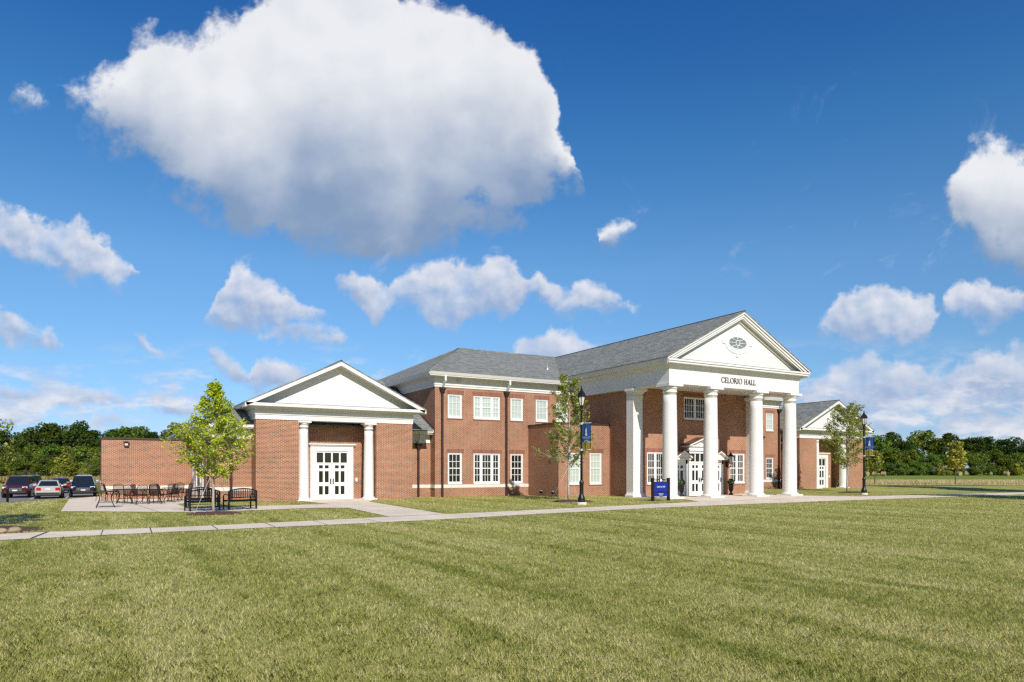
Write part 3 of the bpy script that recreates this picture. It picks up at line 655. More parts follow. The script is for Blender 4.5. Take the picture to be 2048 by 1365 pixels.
# carved lettering on the frieze
def serif(mb, ch, x, h, put):
    w = h; T = .115 * h; t_ = .062 * h; sf = .05 * h
    def R(a, b, c, d): put(mb, [(x + a, c), (x + b, c), (x + b, d), (x + a, d)])
    def stem(a): R(a, a + T, 0, h); R(a - sf, a + T + sf, 0, t_ * .8); R(a - sf, a + T + sf, h - t_ * .8, h)
    def arc(cx, cz, rx, rz, a0, a1, thick, n=18):
        for k in range(n):
            q = []
            for kk, f in ((k, 1), (k + 1, 1), (k + 1, 0), (k, 0)):
                a = a0 + (a1 - a0) * kk / n; tk = t_ + (thick - t_) * abs(math.cos(a)) ** 1.3
                q.append((x + cx + (rx - (0 if f else tk)) * math.cos(a), cz + (rz - (0 if f else tk * .8)) * math.sin(a)))
            put(mb, q)
    if ch == 'C': arc(.42 * h, .5 * h, .42 * h, .51 * h, rad(42), rad(318), T); R(.70 * h, .75 * h, .66 * h, .93 * h); R(.70 * h, .75 * h, .07 * h, .30 * h); return .80 * h
    if ch == 'O': arc(.45 * h, .5 * h, .45 * h, .51 * h, 0, 2 * math.pi, T, 30); return .90 * h
    if ch == 'E': stem(.05 * h); R(.05 * h, .56 * h, 0, t_); R(.05 * h, .54 * h, h - t_, h); R(.1 * h, .46 * h, .5 * h - t_ / 2, .5 * h + t_ / 2); R(.52 * h, .57 * h, 0, .22 * h); R(.50 * h, .545 * h, .79 * h, h); R(.43 * h, .47 * h, .40 * h, .60 * h); return .60 * h
    if ch == 'L': stem(.05 * h); R(.05 * h, .54 * h, 0, t_); R(.50 * h, .55 * h, 0, .25 * h); return .58 * h
    if ch == 'I': stem(.05 * h); return .24 * h
    if ch == 'H': stem(.05 * h); stem(.58 * h); R(.1 * h, .65 * h, .5 * h - t_ / 2, .5 * h + t_ / 2); return .78 * h
    if ch == 'R':
        stem(.05 * h); arc(.30 * h, .74 * h, .29 * h, .26 * h, rad(-90), rad(90), T); R(.1 * h, .31 * h, h - t_, h); R(.1 * h, .31 * h, .48 * h, .48 * h + t_)
        put(mb, [(x + .30 * h, .5 * h), (x + .66 * h, 0), (x + .80 * h, 0), (x + .44 * h, .5 * h)]); R(.62 * h, .84 * h, 0, t_ * .8); return .80 * h
    if ch == 'A':
        put(mb, [(x + .04 * h, 0), (x + .40 * h, h), (x + .45 * h, h), (x + .10 * h, 0)]); put(mb, [(x + .62 * h, 0), (x + .34 * h, h), (x + .46 * h, h), (x + .78 * h, 0)])
        R(.18 * h, .62 * h, .32 * h, .32 * h + t_); R(-.02 * h, .18 * h, 0, t_ * .8); R(.55 * h, .86 * h, 0, t_ * .8); return .82 * h
    return .4 * h
def lettering(text, h, x0, x1, z0, y):
    probe = MB(); wid = [serif(probe, c, 0, h, lambda *a: None) for c in text]; gap = (x1 - x0 - sum(wid)) / (len(text) - 1); mb = MB(); x = x0; cnt = [0]
    def put(m_, q): cnt[0] += 1; e = .0004 * (cnt[0] % 9); m_.prism(q, 'y', y - .035 - e, y + .02)
    for c, wd in zip(text, wid): serif(mb, c, x, h, put); x += wd + gap
    mb.v = [(a, b, c + z0) for a, b, c in mb.v]; return mb
bpart(lettering('CELORIO HALL', .34, 33.42, 36.50, 7.17, EY0), 'lettering', plain("black_letters", (.015, .013, .012), .5))

# ---- entrance: doors
def door_leaf(fn, u0, u1, z0, z1, handle_right, rows=((.13, .37), (.475, .79), (.865, .955)), cols=2):
    f = MB(); wd = u1 - u0; h = z1 - z0; cells = []
    cu = [u0 + wd * .19, u0 + wd * .44, u0 + wd * .56, u0 + wd * .81] if cols == 2 else [u0 + wd * .3, u0 + wd * .7]
    cells = [(cu[2 * k], cu[2 * k + 1], z0 + h * a, z0 + h * b) for k in range(cols) for a, b in rows]
    wall_face(f, lambda p: p, u0, u1, z0, z1, cells, .04)
    f.box(u0, u1, .04, .06, z0, z0 + .02)
    d = bpart(mapped(f, fn), 'door', M_WHITE2)
    for a, b, c, e in cells:
        spart(MB().face([fn((a, .035, c)), fn((b, .035, c)), fn((b, .035, e)), fn((a, .035, e))]), 'pane', M_GLASS, d)
    ux = u1 - .075 if handle_right else u0 + .075
    spart(mapped(MB().box(ux - .03, ux + .03, -.018, .01, z0 + .88, z0 + 1.2).tube([(ux, -.07, z0 + .95), (ux, -.07, z0 + 1.13)], .014, 6).tube([(ux, 0, z0 + .96), (ux, -.07, z0 + .96)], .01, 6).tube([(ux, 0, z0 + 1.12), (ux, -.07, z0 + 1.12)], .01, 6), fn), 'handle', M_BLACK, d)
    return d
# portico doors: taller middle bay with its own hood, a lower hood over each side door
dc = 35.06; dy = PWY - .42; fn = frontY(dy)
sr = MB(); sr.box(34.02, 34.17, dy - .06, PWY + .05, -.05, 3.0).box(35.95, 36.10, dy - .06, PWY + .05, -.05, 3.0).box(34.17, 35.95, dy - .03, PWY + .05, 2.16, 2.30).box(34.02, 36.10, dy - .05, PWY + .05, 2.84, 3.02)
for x in (34.62, 35.06, 35.50): sr.box(x - .04, x + .04, dy, PWY, 2.30, 2.84)
sr.box(33.98, 36.14, dy - .14, PWY + .05, 3.02, 3.12).box(34.0, 36.12, dy - .06, PWY + .05, 3.12, 3.30).box(33.95, 36.17, dy - .17, PWY + .05, 3.30, 3.38).box(34.0, 36.12, dy - .04, PWY + .05, 3.38, 3.5)
sr.prism([(34.0, 3.5), (36.12, 3.5), (dc, 3.90)], 'y', dy - .04, PWY + .04)
for x0, x1 in ((32.72, 34.02), (36.10, 37.40)):
    sr.box(x0, x0 + .14, dy + .12, PWY + .05, -.05, 2.42).box(x1 - .14, x1, dy + .12, PWY + .05, -.05, 2.42).box(x0, x1, dy + .12, PWY + .05, 2.14, 2.42)
    sr.box(x0 - .06, x1 + .06, dy - .20, PWY + .05, 2.42, 2.50).box(x0 - .02, x1 + .02, dy - .12, PWY + .05, 2.50, 2.68)
    sr.prism([(x0 - .02, 2.68), (x1 + .02, 2.68), ((x0 + x1) / 2, 3.05)], 'y', dy - .12, PWY + .04)
srn = bpart(sr, 'entrance_surround', M_WHITE)
g = MB().face([(34.17, dy + .06, 2.30), (35.95, dy + .06, 2.30), (35.95, dy + .06, 2.84), (34.17, dy + .06, 2.84)]); spart(g, 'pane', M_GLASS, srn)
hd = MB()
for x0, xa, x1, z0, za, y0 in ((33.72, dc, 36.40, 3.43, 3.94, dy - .32), (32.62, 33.37, 34.12, 2.66, 3.10, dy - .34), (36.0, 36.75, 37.50, 2.66, 3.10, dy - .34)):
    hd.prism([(x0, z0), (xa, za), (xa, za - .07), (x0, z0 - .07)], 'y', y0, PWY + .03); hd.prism([(xa, za), (x1, z0), (x1, z0 - .07), (xa, za - .07)], 'y', y0, PWY + .03)
bpart(hd, 'door_hood', M_COPPER)
hw_ = MB()
for x0, xa, x1, z0, za, y0 in ((33.74, dc, 36.38, 3.36, 3.87, dy - .30), (32.64, 33.37, 34.10, 2.59, 3.03, dy - .32), (36.02, 36.75, 37.48, 2.59, 3.03, dy - .32)):
    hw_.prism([(x0, z0), (xa, za), (xa, za - .09), (x0, z0 - .09)], 'y', y0, PWY + .03); hw_.prism([(xa, za), (x1, z0), (x1, z0 - .09), (xa, za - .09)], 'y', y0, PWY + .03)
bpart(hw_, 'hood_trim', M_WHITE)
door_leaf(fn, 34.18, 35.045, .02, 2.15, True); door_leaf(fn, 35.075, 35.94, .02, 2.15, False)
f2 = frontY(dy + .16); door_leaf(f2, 32.87, 33.87, .02, 2.13, False); door_leaf(f2, 36.25, 37.25, .02, 2.13, True)
def lantern(x, y, z, nx_, ny_, s=1.0):
    """carriage lantern on a curled bracket; (nx, ny) points out of the wall"""
    L = MB(); P = lambda o, z_: (x + nx_ * o, y + ny_ * o, z + z_)
    cx, cy = x + nx_ * .38 * s, y + ny_ * .38 * s
    L.box(x - .08, x + .08, y - .08, y + .08, z - .22 * s, z + .16 * s); L.tube([P(0, -.1 * s), P(.12, -.24 * s), P(.26, -.24 * s), P(.38 * s, -.1 * s), P(.38 * s, .02)], .022, 6)
    L.lathe([(.05, 0), (.13, .04), (.05, .05)], cx, cy, z, 8, False); L.lathe([(.24 * s, .52 * s), (.20 * s, .58 * s), (.08 * s, .70 * s), (.03, .80 * s), (.005, .88 * s)], cx, cy, z, 6, False)
    for k in range(6):
        a = 2 * math.pi * k / 6; L.tube([(cx + .12 * s * math.cos(a), cy + .12 * s * math.sin(a), z + .05), (cx + .21 * s * math.cos(a), cy + .21 * s * math.sin(a), z + .53 * s)], .014, 4)
    o = bpart(L, 'wall_lantern', M_BLACK)
    spart(MB().lathe([(.11 * s, .05), (.195 * s, .52 * s)], cx, cy, z, 6, False), 'lamp_glass', M_LAMPG, o)
lantern(38.02, PWY - .02, 2.15, 0, -1); lantern(32.10, PWY - .02, 2.15, 0, -1)

# ---- one-storey bump-out beside the portico
BX0, BX1, BY = 25.4, 29.5, 37.6; bf = frontY(BY); bw = [(26.17, 27.13), (27.87, 28.84)]
wl = MB(); wall_face(wl, bf, BX0, BX1, -.3, 4.70, [(a, b, .82, 2.85) for a, b in bw])
wl.face([(BX0, BY, -.3), (BX0, MY0, -.3), (BX0, MY0, 4.7), (BX0, BY, 4.7)]); bpart(wl, 'wall', M_BRICK)
for a, b in bw: window(bf, a, b, .82, 2.85, (3,), 4, 2, True); lintel(bf, a, b, 2.85); sill(bf, a, b, .82)
bpart(MB().box(BX0 - .05, BX1 - .002, BY - .05, MY0 - .002, 4.70, 4.80), 'coping', M_FLASH)

# ---- gabled pavilions with a recessed door between two columns
def pavilion(dx, zg):
    X0, X1, Y, Z = 7.3 + dx, 16.3 + dx, 39.8, 4.48; i0, i1 = 9.57 + dx, 14.04 + dx; RY = 41.3
    wl = MB(); wl.box(X0, i0, Y, RY + .3, -.3, Z); wl.box(i1, X1, Y, RY + .3, -.3, Z)
    wall_face(wl, frontY(RY), i0, i1, -.1, Z, [(10.6 + dx, 13.1 + dx, -.1, 3.15)], .1); wl.box(X0 + .004, X1 - .004, RY + .3, 48, -.3, Z); bpart(wl, 'wall', M_BRICK)
    e = MB()
    for out, z0, z1, yb in ((.03, Z, 4.74, 0), (.07, 4.74, 4.78, 0), (.05, 4.78, 4.88, 0), (.09, 4.88, 4.92, 0), (.03, 4.92, 5.07, 0), (.12, 5.07, 5.155, 0), (.58, 5.155, 5.21, 0)): e.box(X0 - out, X1 + out, Y - out, 43.2 + out, z0, z1)
    e.box(X0 - .60, X1 + .60, Y - .58, Y + .4, 5.21, 5.315)
    for s_ in (-1, 1):
        xa = X0 - .60 if s_ < 0 else X1 + .60; e.hexa([(xa - .03, Y + .4, 5.20), (xa + .03, Y + .4, 5.20), (xa + .03, 44, 5.20), (xa - .03, 44, 5.20), (xa - .08, Y - .58, 5.33), (xa + .08, Y - .58, 5.33), (xa + .08, 44, 5.33), (xa - .08, 44, 5.33)])
    en_ = bpart(e, 'entablature', M_WHITE); spart(MB().box(X0 - .5, X1 + .5, Y - .56, Y + .02, 5.318, 5.34), 'flashing', M_FLASH, en_)
    cx, az, gx0, gx1, gz_ = 11.8 + dx, 7.86, X0 - .66, X1 + .66, 5.335
    p = MB().prism([(X0 - .2, 5.3), (X1 + .2, 5.3), (cx, az - .25)], 'y', Y + .006, Y + .25)
    rake(p, gx0, gz_, cx, az, gx1, .035, .26, Y - .58, Y + .2); rake(p, gx0 + .4, gz_ + .19, cx, az, gx1 - .4, .26, .36, Y - .08, Y + .2)
    bpart(p, 'pediment', M_WHITE)
    r = MB()
    for X in (gx0 - .03, gx1 + .03): r.prism([(X, gz_), (cx, az + .02), (cx, az - .03), (X, gz_ - .05)], 'y', Y - .61, 50)
    ro = bpart(r, 'roof', M_ROOF); spart(MB().tube([(cx, Y - .62, az + .02), (cx, 50, az + .02)], .045, 6), 'ridge_cap', M_FLASH, ro)
    for x in (i0 + .34, i1 - .34): column(x, 40.16, .30, .255, Z - .002, .40, 24, .72, zg)
    # door case
    d = MB(); f = frontY(RY); a, b = 10.58 + dx, 13.12 + dx; c = (a + b) / 2
    d.box(a, a + .33, RY - .07, RY + .1, -.1, 2.84).box(b - .33, b, RY - .07, RY + .1, -.1, 2.84).box(a, b, RY - .065, RY + .1, 2.84, 3.14).box(a - .06, b + .06, RY - .13, RY + .1, 3.14, 3.2).box(a - .12, b + .12, RY - .19, RY + .1, 3.2, 3.27)
    d.box(a + .33, b - .33, RY - .01, RY + .09, 2.10, 2.16).box(a + .33, b - .33, RY - .01, RY + .09, 2.74, 2.84)
    for k in range(5): x = a + .33 + (b - a - .66) * k / 4; d.box(x - .045, x + .045, RY - .012, RY + .09, 2.16, 2.74)
    dc_ = bpart(d, 'door_case', M_WHITE)
    spart(MB().face([(a + .33, RY + .05, 2.16), (b - .33, RY + .05, 2.16), (b - .33, RY + .05, 2.74), (a + .33, RY + .05, 2.74)]), 'pane', M_GLASS, dc_)
    fd = frontY(RY + .02); door_leaf(fd, a + .335, c - .008, zg + .02, 2.10, True); door_leaf(fd, c + .008, b - .335, zg + .02, 2.10, False)
    kp = MB().box(i1 - .78, i1 - .66, RY - .05, RY, 1.05, 1.25); bpart(kp, 'keypad', M_WHITE2)
pavilion(0, 0.0); pavilion(44.35, .12)

# ---- lower wings each side of the pavilions
def hip(x0, x1, y0, y1, z, sl_, left=True):
    d = (y1 - y0) / 2; a = (x0 + d * .9, y0 + d, z + sl_ * d) if left else (x0, y0 + d, z + sl_ * d); b = (x1, y0 + d, z + sl_ * d)
    m_ = MB(); m_.face([(x0, y0, z), (x1, y0, z), b, a]).face([(x1, y1, z), (x0, y1, z), a, b])
    if left: m_.face([(x0, y1, z), (x0, y0, z), a])
    return m_
wl = MB().box(4.98, 9.0, 41.05, 58, -.4, 3.45); bpart(wl, 'wall', M_BRICK)
wl = MB().box(16.0, 18.45, 42.0, 50, -.4, 3.45); bpart(wl, 'wall', M_BRICK)
wl = MB().box(51.1, 51.8, 42.0, 50, -.4, 3.55); bpart(wl, 'wall', M_BRICK)
wl = MB().box(60.4, 61.35, 41.05, 52, -.4, 3.45); bpart(wl, 'wall', M_BRICK)
def wing_trim(x0, x1, y0, y1):
    e = MB()
    for out, z0, z1 in ((.05, 3.45, 3.6), (.03, 3.6, 3.95), (.10, 3.95, 4.0), (.55, 4.0, 4.06), (.60, 4.06, 4.2)): e.box(x0 - out, x1, y0 - out, y1, z0, z1)
    return bpart(e, 'wing_cornice', M_WHITE)
wing_trim(4.98, 7.6, 41.05, 58.5)
e = MB()
for out, z0, z1 in ((.05, 3.45, 3.6), (.03, 3.6, 3.95), (.10, 3.95, 4.0), (.50, 4.0, 4.1), (.6, 4.1, 4.28)): e.box(16.0, 18.40, 42 - out, 44, z0, z1)
bpart(e, 'wing_cornice', M_WHITE)
e = MB()
for out, z0, z1 in ((.05, 3.45, 3.6), (.03, 3.6, 3.95), (.10, 3.95, 4.0), (.55, 4.0, 4.2)): e.box(51.15, 51.6, 42 - out, 44, z0, z1)
bpart(e, 'wing_cornice', M_WHITE)
bpart(hip(4.36, 17.9, 40.43, 58.6, 4.20, .45), 'roof', M_ROOF)
r = MB().prism([(41.36, 4.28), (48, 7.6), (48, 7.5), (41.36, 4.20)], 'x', 15.5, 18.36); bpart(r, 'roof', M_ROOF)
bpart(MB().prism([(41.42, 4.38), (48, 7.68), (48, 7.5), (41.42, 4.22)], 'x', 18.36, 18.42), 'roof_flashing', M_FLASH)
r = MB().prism([(41.40, 4.25), (48, 7.6), (48, 7.5), (41.40, 4.17)], 'x', 51.15, 53.0); bpart(r, 'roof', M_ROOF)
stone_band(4.94, 7.3, 41.05); stone_band(16.3, 18.45, 42.0); bpart(MB().box(4.94, 5.1, 41.15, 47.29, .58, .79), 'stone_band', M_STONE)
stone_band(60.65, 61.38, 41.05, .7, .91)
fs = sideX(4.98 - .03)
for y0, y1 in ((42.3, 43.35), (45.2, 46.9)):
    c = MB().box(y0 - .12, y1 + .12, -.02, .05, -.02, 2.28); cs = bpart(mapped(c, fs), 'door_case', M_WHITE)
    door_leaf(sideX(4.98 - .07), y0, y1, .02, 2.12, True)
lantern(4.96, 44.4, 2.2, -1, 0)

# ---- screen wall enclosing the service yard
wl = MB().box(.14, 4.97, 47.3, 47.62, -.6, 3.52).box(.14, .46, 47.62, 76, -.9, 3.52); bpart(wl, 'screen_wall', M_BRICK)
bpart(MB().box(.08, 4.97, 47.24, 47.68, 3.52, 3.62).box(.08, .52, 47.68, 76.05, 3.52, 3.62), 'coping', M_FLASH)
bpart(MB().box(.10, 4.93, 47.262, 47.4, .58, .79).box(.10, .3, 47.4, 76, .58, .79), 'stone_band', M_STONE)
fl = bpart(MB().box(1.28, 1.52, 47.12, 47.30, 3.13, 3.36).box(1.25, 1.55, 47.08, 47.2, 3.34, 3.39), 'flood_light', M_BRONZE)
spart(MB().box(1.32, 1.48, 47.10, 47.13, 3.16, 3.28), 'lamp_glass', M_LAMPG, fl)

# ---- downspouts: white elbow from the gutter, bronze head and pipe
def downspout(x, Y, ztop, out, z0=.1):
    p = MB().box(x - .06, x + .06, Y - .15, Y - .03, z0, ztop - .35); p.box(x - .055, x + .055, Y - .17, Y - .04, z0 - .06, z0 + .02)
    for z in (ztop * .35, ztop * .7): p.box(x - .075, x + .075, Y - .16, Y, z, z + .04)
    d = bpart(p, 'downspout', M_BRONZE)
    h = MB().hexa([(x - .09, Y - .20, ztop - .38), (x + .09, Y - .20, ztop - .38), (x + .09, Y, ztop - .38), (x - .09, Y, ztop - .38), (x - .16, Y - .27, ztop - .16), (x + .16, Y - .27, ztop - .16), (x + .16, Y, ztop - .16), (x - .16, Y, ztop - .16)])
    h.box(x - .18, x + .18, Y - .29, Y, ztop - .16, ztop - .07); spart(h, 'rain_head', M_BRONZE, d)
    e = MB().box(x - .06, x + .06, Y - out, Y - out + .13, ztop + .32, ztop + .74)
    e.hexa([(x - .06, Y - .20, ztop - .08), (x + .06, Y - .20, ztop - .08), (x + .06, Y - .06, ztop - .08), (x - .06, Y - .06, ztop - .08), (x - .06, Y - out, ztop + .33), (x + .06, Y - out, ztop + .33), (x + .06, Y - out + .13, ztop + .33), (x - .06, Y - out + .13, ztop + .33)])
    spart(e, 'elbow', M_WHITE, d)
downspout(18.92, MY0, 7.05, .62); downspout(23.63, MY0, 7.05, .62); downspout(50.80, MY0, 7.05, .62, .2)
downspout(17.57, 42.0, 3.46, .52); downspout(5.06, 41.05, 3.46, .5); downspout(6.22, 41.05, 3.46, .5)
bpart(MB().box(16.35, 16.75, 41.78, 42.0, .02, .22), 'drain_box', M_FLASH)
sn = MB().box(20.0, 20.18, MY0 - .14, MY0, 7.38, 7.58); bpart(sn, 'wall_sensor', M_LAMPG)
bpart(MB().box(48.75, 48.95, MY0 - .16, MY0, 4.45, 4.6), 'flood_light', M_BRONZE)
for y in (39.37, 37.95):
    fl = bpart(MB().tube([(25.40, y, .10), (25.25, y, .14)], .02, 6).lathe([(.07, -.09), (.11, .0), (.11, .10)], 25.2, y, .26, 10), 'flood_light', M_BLACK)
    spart(MB().lathe([(.10, .10), (.10, .115)], 25.2, y, .26, 10), 'lamp_glass', M_WHITE2, fl)

# ================================================================ things on the lawn and the patio
# ---- lamp posts with banners
def make_text(body, size, loc, rot, m, name, parent, ext=.004):
    cu = bpy.data.curves.new(name, 'FONT'); cu.body = body; cu.size = size; cu.align_x = 'CENTER'; cu.align_y = 'CENTER'; cu.extrude = ext; cu.materials.append(m)
    t_ = bpy.data.objects.new(name, cu); COL.objects.link(t_); me = bpy.data.meshes.new_from_object(t_.evaluated_get(bpy.context.evaluated_depsgraph_get()))
    bpy.data.objects.remove(t_); me.name = name; o = bpy.data.objects.new(name, me); COL.objects.link(o); o.parent = parent; o.location = loc; o.rotation_euler = rot; return o
M_BLUE = plain("banner_blue", (.012, .105, .36), .7, var=.12, scale=9); M_GOLD = plain("banner_gold", (.40, .29, .03), .7, var=.12, scale=9)
M_SIGNB = plain("sign_blue", (.004, .018, .26), .4, var=.04); M_LETW = plain("white_lettering", (.85, .85, .85), .5); M_LETG = plain("pale_lettering", (.35, .42, .55), .6)
def lamp_post(x, y, label):
    z = gh(x, y); R = thing('lamp_post', label, 'lamp post', (x, y, z), 0, 'lamp posts along the path')
    MB().lathe([(.25, -.1), (.25, .10), (.235, .13)], 0, 0, 0, 20, False).build('concrete_base', M_CONC, R)
    MB().lathe([(.195, .13), (.195, .19), (.175, .23), (.19, .27), (.17, .35), (.125, .46), (.11, .50), (.10, .60), (.10, 1.02), (.12, 1.06), (.12, 1.12), (.075, 1.2), (.065, 1.24)], 0, 0, 0, 24).build('post_base', M_BLACK, R)
    MB().lathe([(.066, 1.2), (.060, 2.9), (.050, 4.62), (.08, 4.66), (.08, 4.72), (.052, 4.76)], 0, 0, 0, 16).build('pole', M_BLACK, R)
    h = MB().lathe([(.05, 4.74), (.11, 4.86), (.12, 4.92), (.10, 4.93)], 0, 0, 0, 6, False)
    for k in range(6):
        a = 2 * math.pi * k / 6; h.tube([(.10 * math.cos(a), .10 * math.sin(a), 4.9), (.185 * math.cos(a), .185 * math.sin(a), 5.36)], .014, 5)
    h.lathe([(.20, 5.34), (.245, 5.37), (.225, 5.42), (.195, 5.50), (.13, 5.60), (.07, 5.65), (.055, 5.68), (.075, 5.71), (.04, 5.75), (.028, 5.79), (.04, 5.81), (.010, 5.92)], 0, 0, 0, 6, False)
    H = h.build('lantern_head', M_BLACK, R); MB().lathe([(.092, 4.92), (.175, 5.36)], 0, 0, 0, 6, False).build('lamp_glass', M_LAMPG, H)
    # banner hangs towards the path on two arms, its face square to the path
    z0, z1, w0, w1 = 2.74, 4.0, -.10, -.76
    MB().tube([(0, 0, z1 + .02), (0, w1 - .03, z1 + .02)], .017, 6).tube([(0, 0, z0 - .02), (0, w1 - .03, z0 - .02)], .017, 6).box(-.07, .07, -.09, .09, z1 - .03, z1 + .07).box(-.07, .07, -.09, .09, z0 - .07, z0 + .03).build('banner_arm', M_LAMPG, R)
    wm = (w0 + w1) / 2; zc = z0 + .44; ze = z0 + .30; nseg = 14
    def wav(t_): return .014 * math.sin(t_ * 9) + .008 * math.sin(t_ * 23)
    bl, gd, tr = MB(), MB(), MB()
    for k in range(nseg):
        a, b = k / nseg, (k + 1) / nseg; ya, yb = w0 + (w1 - w0) * a, w0 + (w1 - w0) * b; e = lambda t_: zc - (zc - ze) * abs(2 * t_ - 1)
        for s_ in (-.006, .006):
            bl.face([(wav(a) + s_, ya, e(a)), (wav(b) + s_, yb, e(b)), (wav(b) + s_, yb, z1), (wav(a) + s_, ya, z1)])
            gd.face([(wav(a) + s_, ya, z0), (wav(b) + s_, yb, z0), (wav(b) + s_, yb, e(b)), (wav(a) + s_, ya, e(a))])
            q = 1.5 * s_; tr.face([(wav(a) + q, ya, e(a) - .018), (wav(b) + q, yb, e(b) - .018), (wav(b) + q, yb, e(b) + .018), (wav(a) + q, ya, e(a) + .018)])
    B_ = bl.build('banner', M_BLUE, R); gd.build('banner_tip', M_GOLD, B_); tr.build('banner_trim', M_LETW, B_)
    x_ = -.034; em = MB()
    for hw, a, b in ((.075, 3.40, 3.52), (.055, 3.52, 3.64), (.07, 3.64, 3.66), (.045, 3.66, 3.74)): em.box(x_ - .003, x_, wm - hw, wm + hw, a, b)
    em.build('tower_emblem', M_LETW, B_); ed = MB(); ed.v = [(x_ - .003, wm - .05, 3.74), (x_ - .003, wm + .05, 3.74), (x_ - .003, wm, 3.86), (x_, wm - .05, 3.74), (x_, wm + .05, 3.74), (x_, wm, 3.86)]
    ed.f = [[0, 1, 2], [3, 5, 4], [0, 3, 4, 1], [1, 4, 5, 2], [2, 5, 3, 0]]; ed.sm = [False] * 5; ed.build('emblem_dome', M_GOLD, B_)
    make_text("WELCH", .17, (x_, wm, 3.30), (rad(90), 0, rad(-90)), M_LETG, 'banner_lettering', B_); make_text("COLLEGE", .075, (x_, wm, 3.17), (rad(90), 0, rad(-90)), M_LETG, 'banner_lettering', B_)
    return R
lamp_post(20.67, 28.57, 'black lamp post with blue banner standing in front of the brick bump-out')
lamp_post(46.24, 30.36, 'black lamp post with blue banner beyond the portico, by the far pavilion')

# ---- the blue name sign
sg = thing('name_sign', 'blue name sign between two black posts at the corner of the portico', 'sign', (27.12, 29.98, 0), rad(2))
for x in (-.60, .60): MB().box(x - .065, x + .065, -.065, .065, -.1, 1.25).box(x - .08, x + .08, -.08, .08, 1.25, 1.28).build('sign_post', M_BLACK, sg)
pn = MB().box(-.535, .535, -.03, .03, .52, 1.04).build('sign_panel', M_SIGNB, sg); lp = MB().box(-.535, .535, -.03, .03, .25, .465).build('sign_panel', M_SIGNB, sg)
fr = MB().box(-.535, .535, -.04, .04, .465, .52).box(-.535, .535, -.04, .04, 1.04, 1.075).tube([(-.535, 0, 1.20), (.535, 0, 1.20)], .018, 6)
fr.tube([(-.535, 0, 1.09), (-.3, 0, 1.16), (-.1, 0, 1.18), (.1, 0, 1.18), (.3, 0, 1.16), (.535, 0, 1.09)], .014, 6); fr.build('sign_frame', M_BLACK, sg)
md = MB().lathe([(.07, -.008), (.07, .008)], 0, 0, 0, 16, False).build('medallion', M_LETW, sg); md.location = (0, -.03, 1.15); md.rotation_euler = (rad(90), 0, 0)
make_text("Celorio Hall", .125, (0, -.032, .79), (rad(90), 0, 0), M_LETW, 'sign_lettering', pn)
make_text("WELCH", .10, (0, -.032, .385), (rad(90), 0, 0), M_LETW, 'sign_lettering', lp); make_text("COLLEGE", .05, (0, -.032, .305), (rad(90), 0, 0), M_LETW, 'sign_lettering', lp)

# ---- benches
def bench(x, y, rz, label):
    R = thing('park_bench', label, 'bench', (x, y, gh(x, y) + .02), rz, 'black slatted benches by the patio'); L = 1.24
    for sx_ in (-L / 2, L / 2):
        MB().box(sx_ - .03, sx_ + .03, -.03, .03, 0, .80).build('back_post', M_BLACK, R)
        MB().box(sx_ - .025, sx_ + .025, .47, .52, 0, .56).tube([(sx_, 0, .62), (sx_, .22, .65), (sx_, .42, .64), (sx_, .50, .58), (sx_, .50, .48)], .024, 6).build('armrest', M_BLACK, R)
    st = MB()
    for k in range(7): st.box(-L / 2 + .03, L / 2 - .03, .04 + k * .066, .04 + k * .066 + .05, .40, .425)
    st.box(-L / 2, L / 2, .47, .50, .34, .41).box(-L / 2, L / 2, .01, .04, .34, .41); st.build('seat', M_BLACK, R)
    bk = MB(); top = lambda u: .80 + .10 * (1 - (2 * u) ** 2)
    n = 15
    bk.tube([(L * (k / 20 - .5), 0, top(k / 20 - .5)) for k in range(21)], .028, 6); bk.box(-L / 2, L / 2, -.022, .022, .50, .54)
    for k in range(1, n): u = k / n - .5; bk.box(L * u - .014, L * u + .014, -.012, .012, .53, top(u))
    bk.build('backrest', M_BLACK, R); MB().box(-L / 2, L / 2, .21, .24, .12, .15).build('stretcher', M_BLACK, R); return R
bench(3.84, 32.04, rad(17.5), 'black bench seen from behind, its back partly hidden by the maple trunk')
bench(5.37, 32.22, rad(18), 'black bench seen from behind, between the maple trunk and the brick pavilion')
bench(4.05, 35.3, rad(187), 'black bench facing the lawn, standing behind the bench at the maple trunk')

# ---- wrought iron patio set
def patio_table(x, y, rz, label, r=.56):
    R = thing('patio_table', label, 'table', (x, y, .02), rz, 'iron tables on the patio')
    MB().lathe([(r, .70), (r + .01, .715), (r, .73)], 0, 0, 0, 28).build('tabletop', M_BLACKW, R)
    for k in range(4):
        a = math.pi / 2 * k + .5; c, s_ = math.cos(a), math.sin(a)
        MB().tube([(c * q, s_ * q, z) for q, z in ((r * .86, .70), (r * .70, .60), (r * .58, .47), (r * .60, .34), (r * .74, .18), (r * .88, .06), (r * .92, 0))], .017, 6).build('leg', M_BLACKW, R)
    br = MB()
    for k in range(4):
        a, b = math.pi / 2 * k + .5, math.pi / 2 * (k + 1) + .5; p = Vector((math.cos(a) * r * .66, math.sin(a) * r * .66, .26)); q = Vector((math.cos(b) * r * .66, math.sin(b) * r * .66, .26))
        br.tube([p.lerp(q, u) * (1 - .35 * math.sin(math.pi * u)) + Vector((0, 0, -.02 + .09 * math.sin(math.pi * u))) for u in np.linspace(0, 1, 7)], .008, 5)
    br.build('brace', M_BLACKW, R); return R
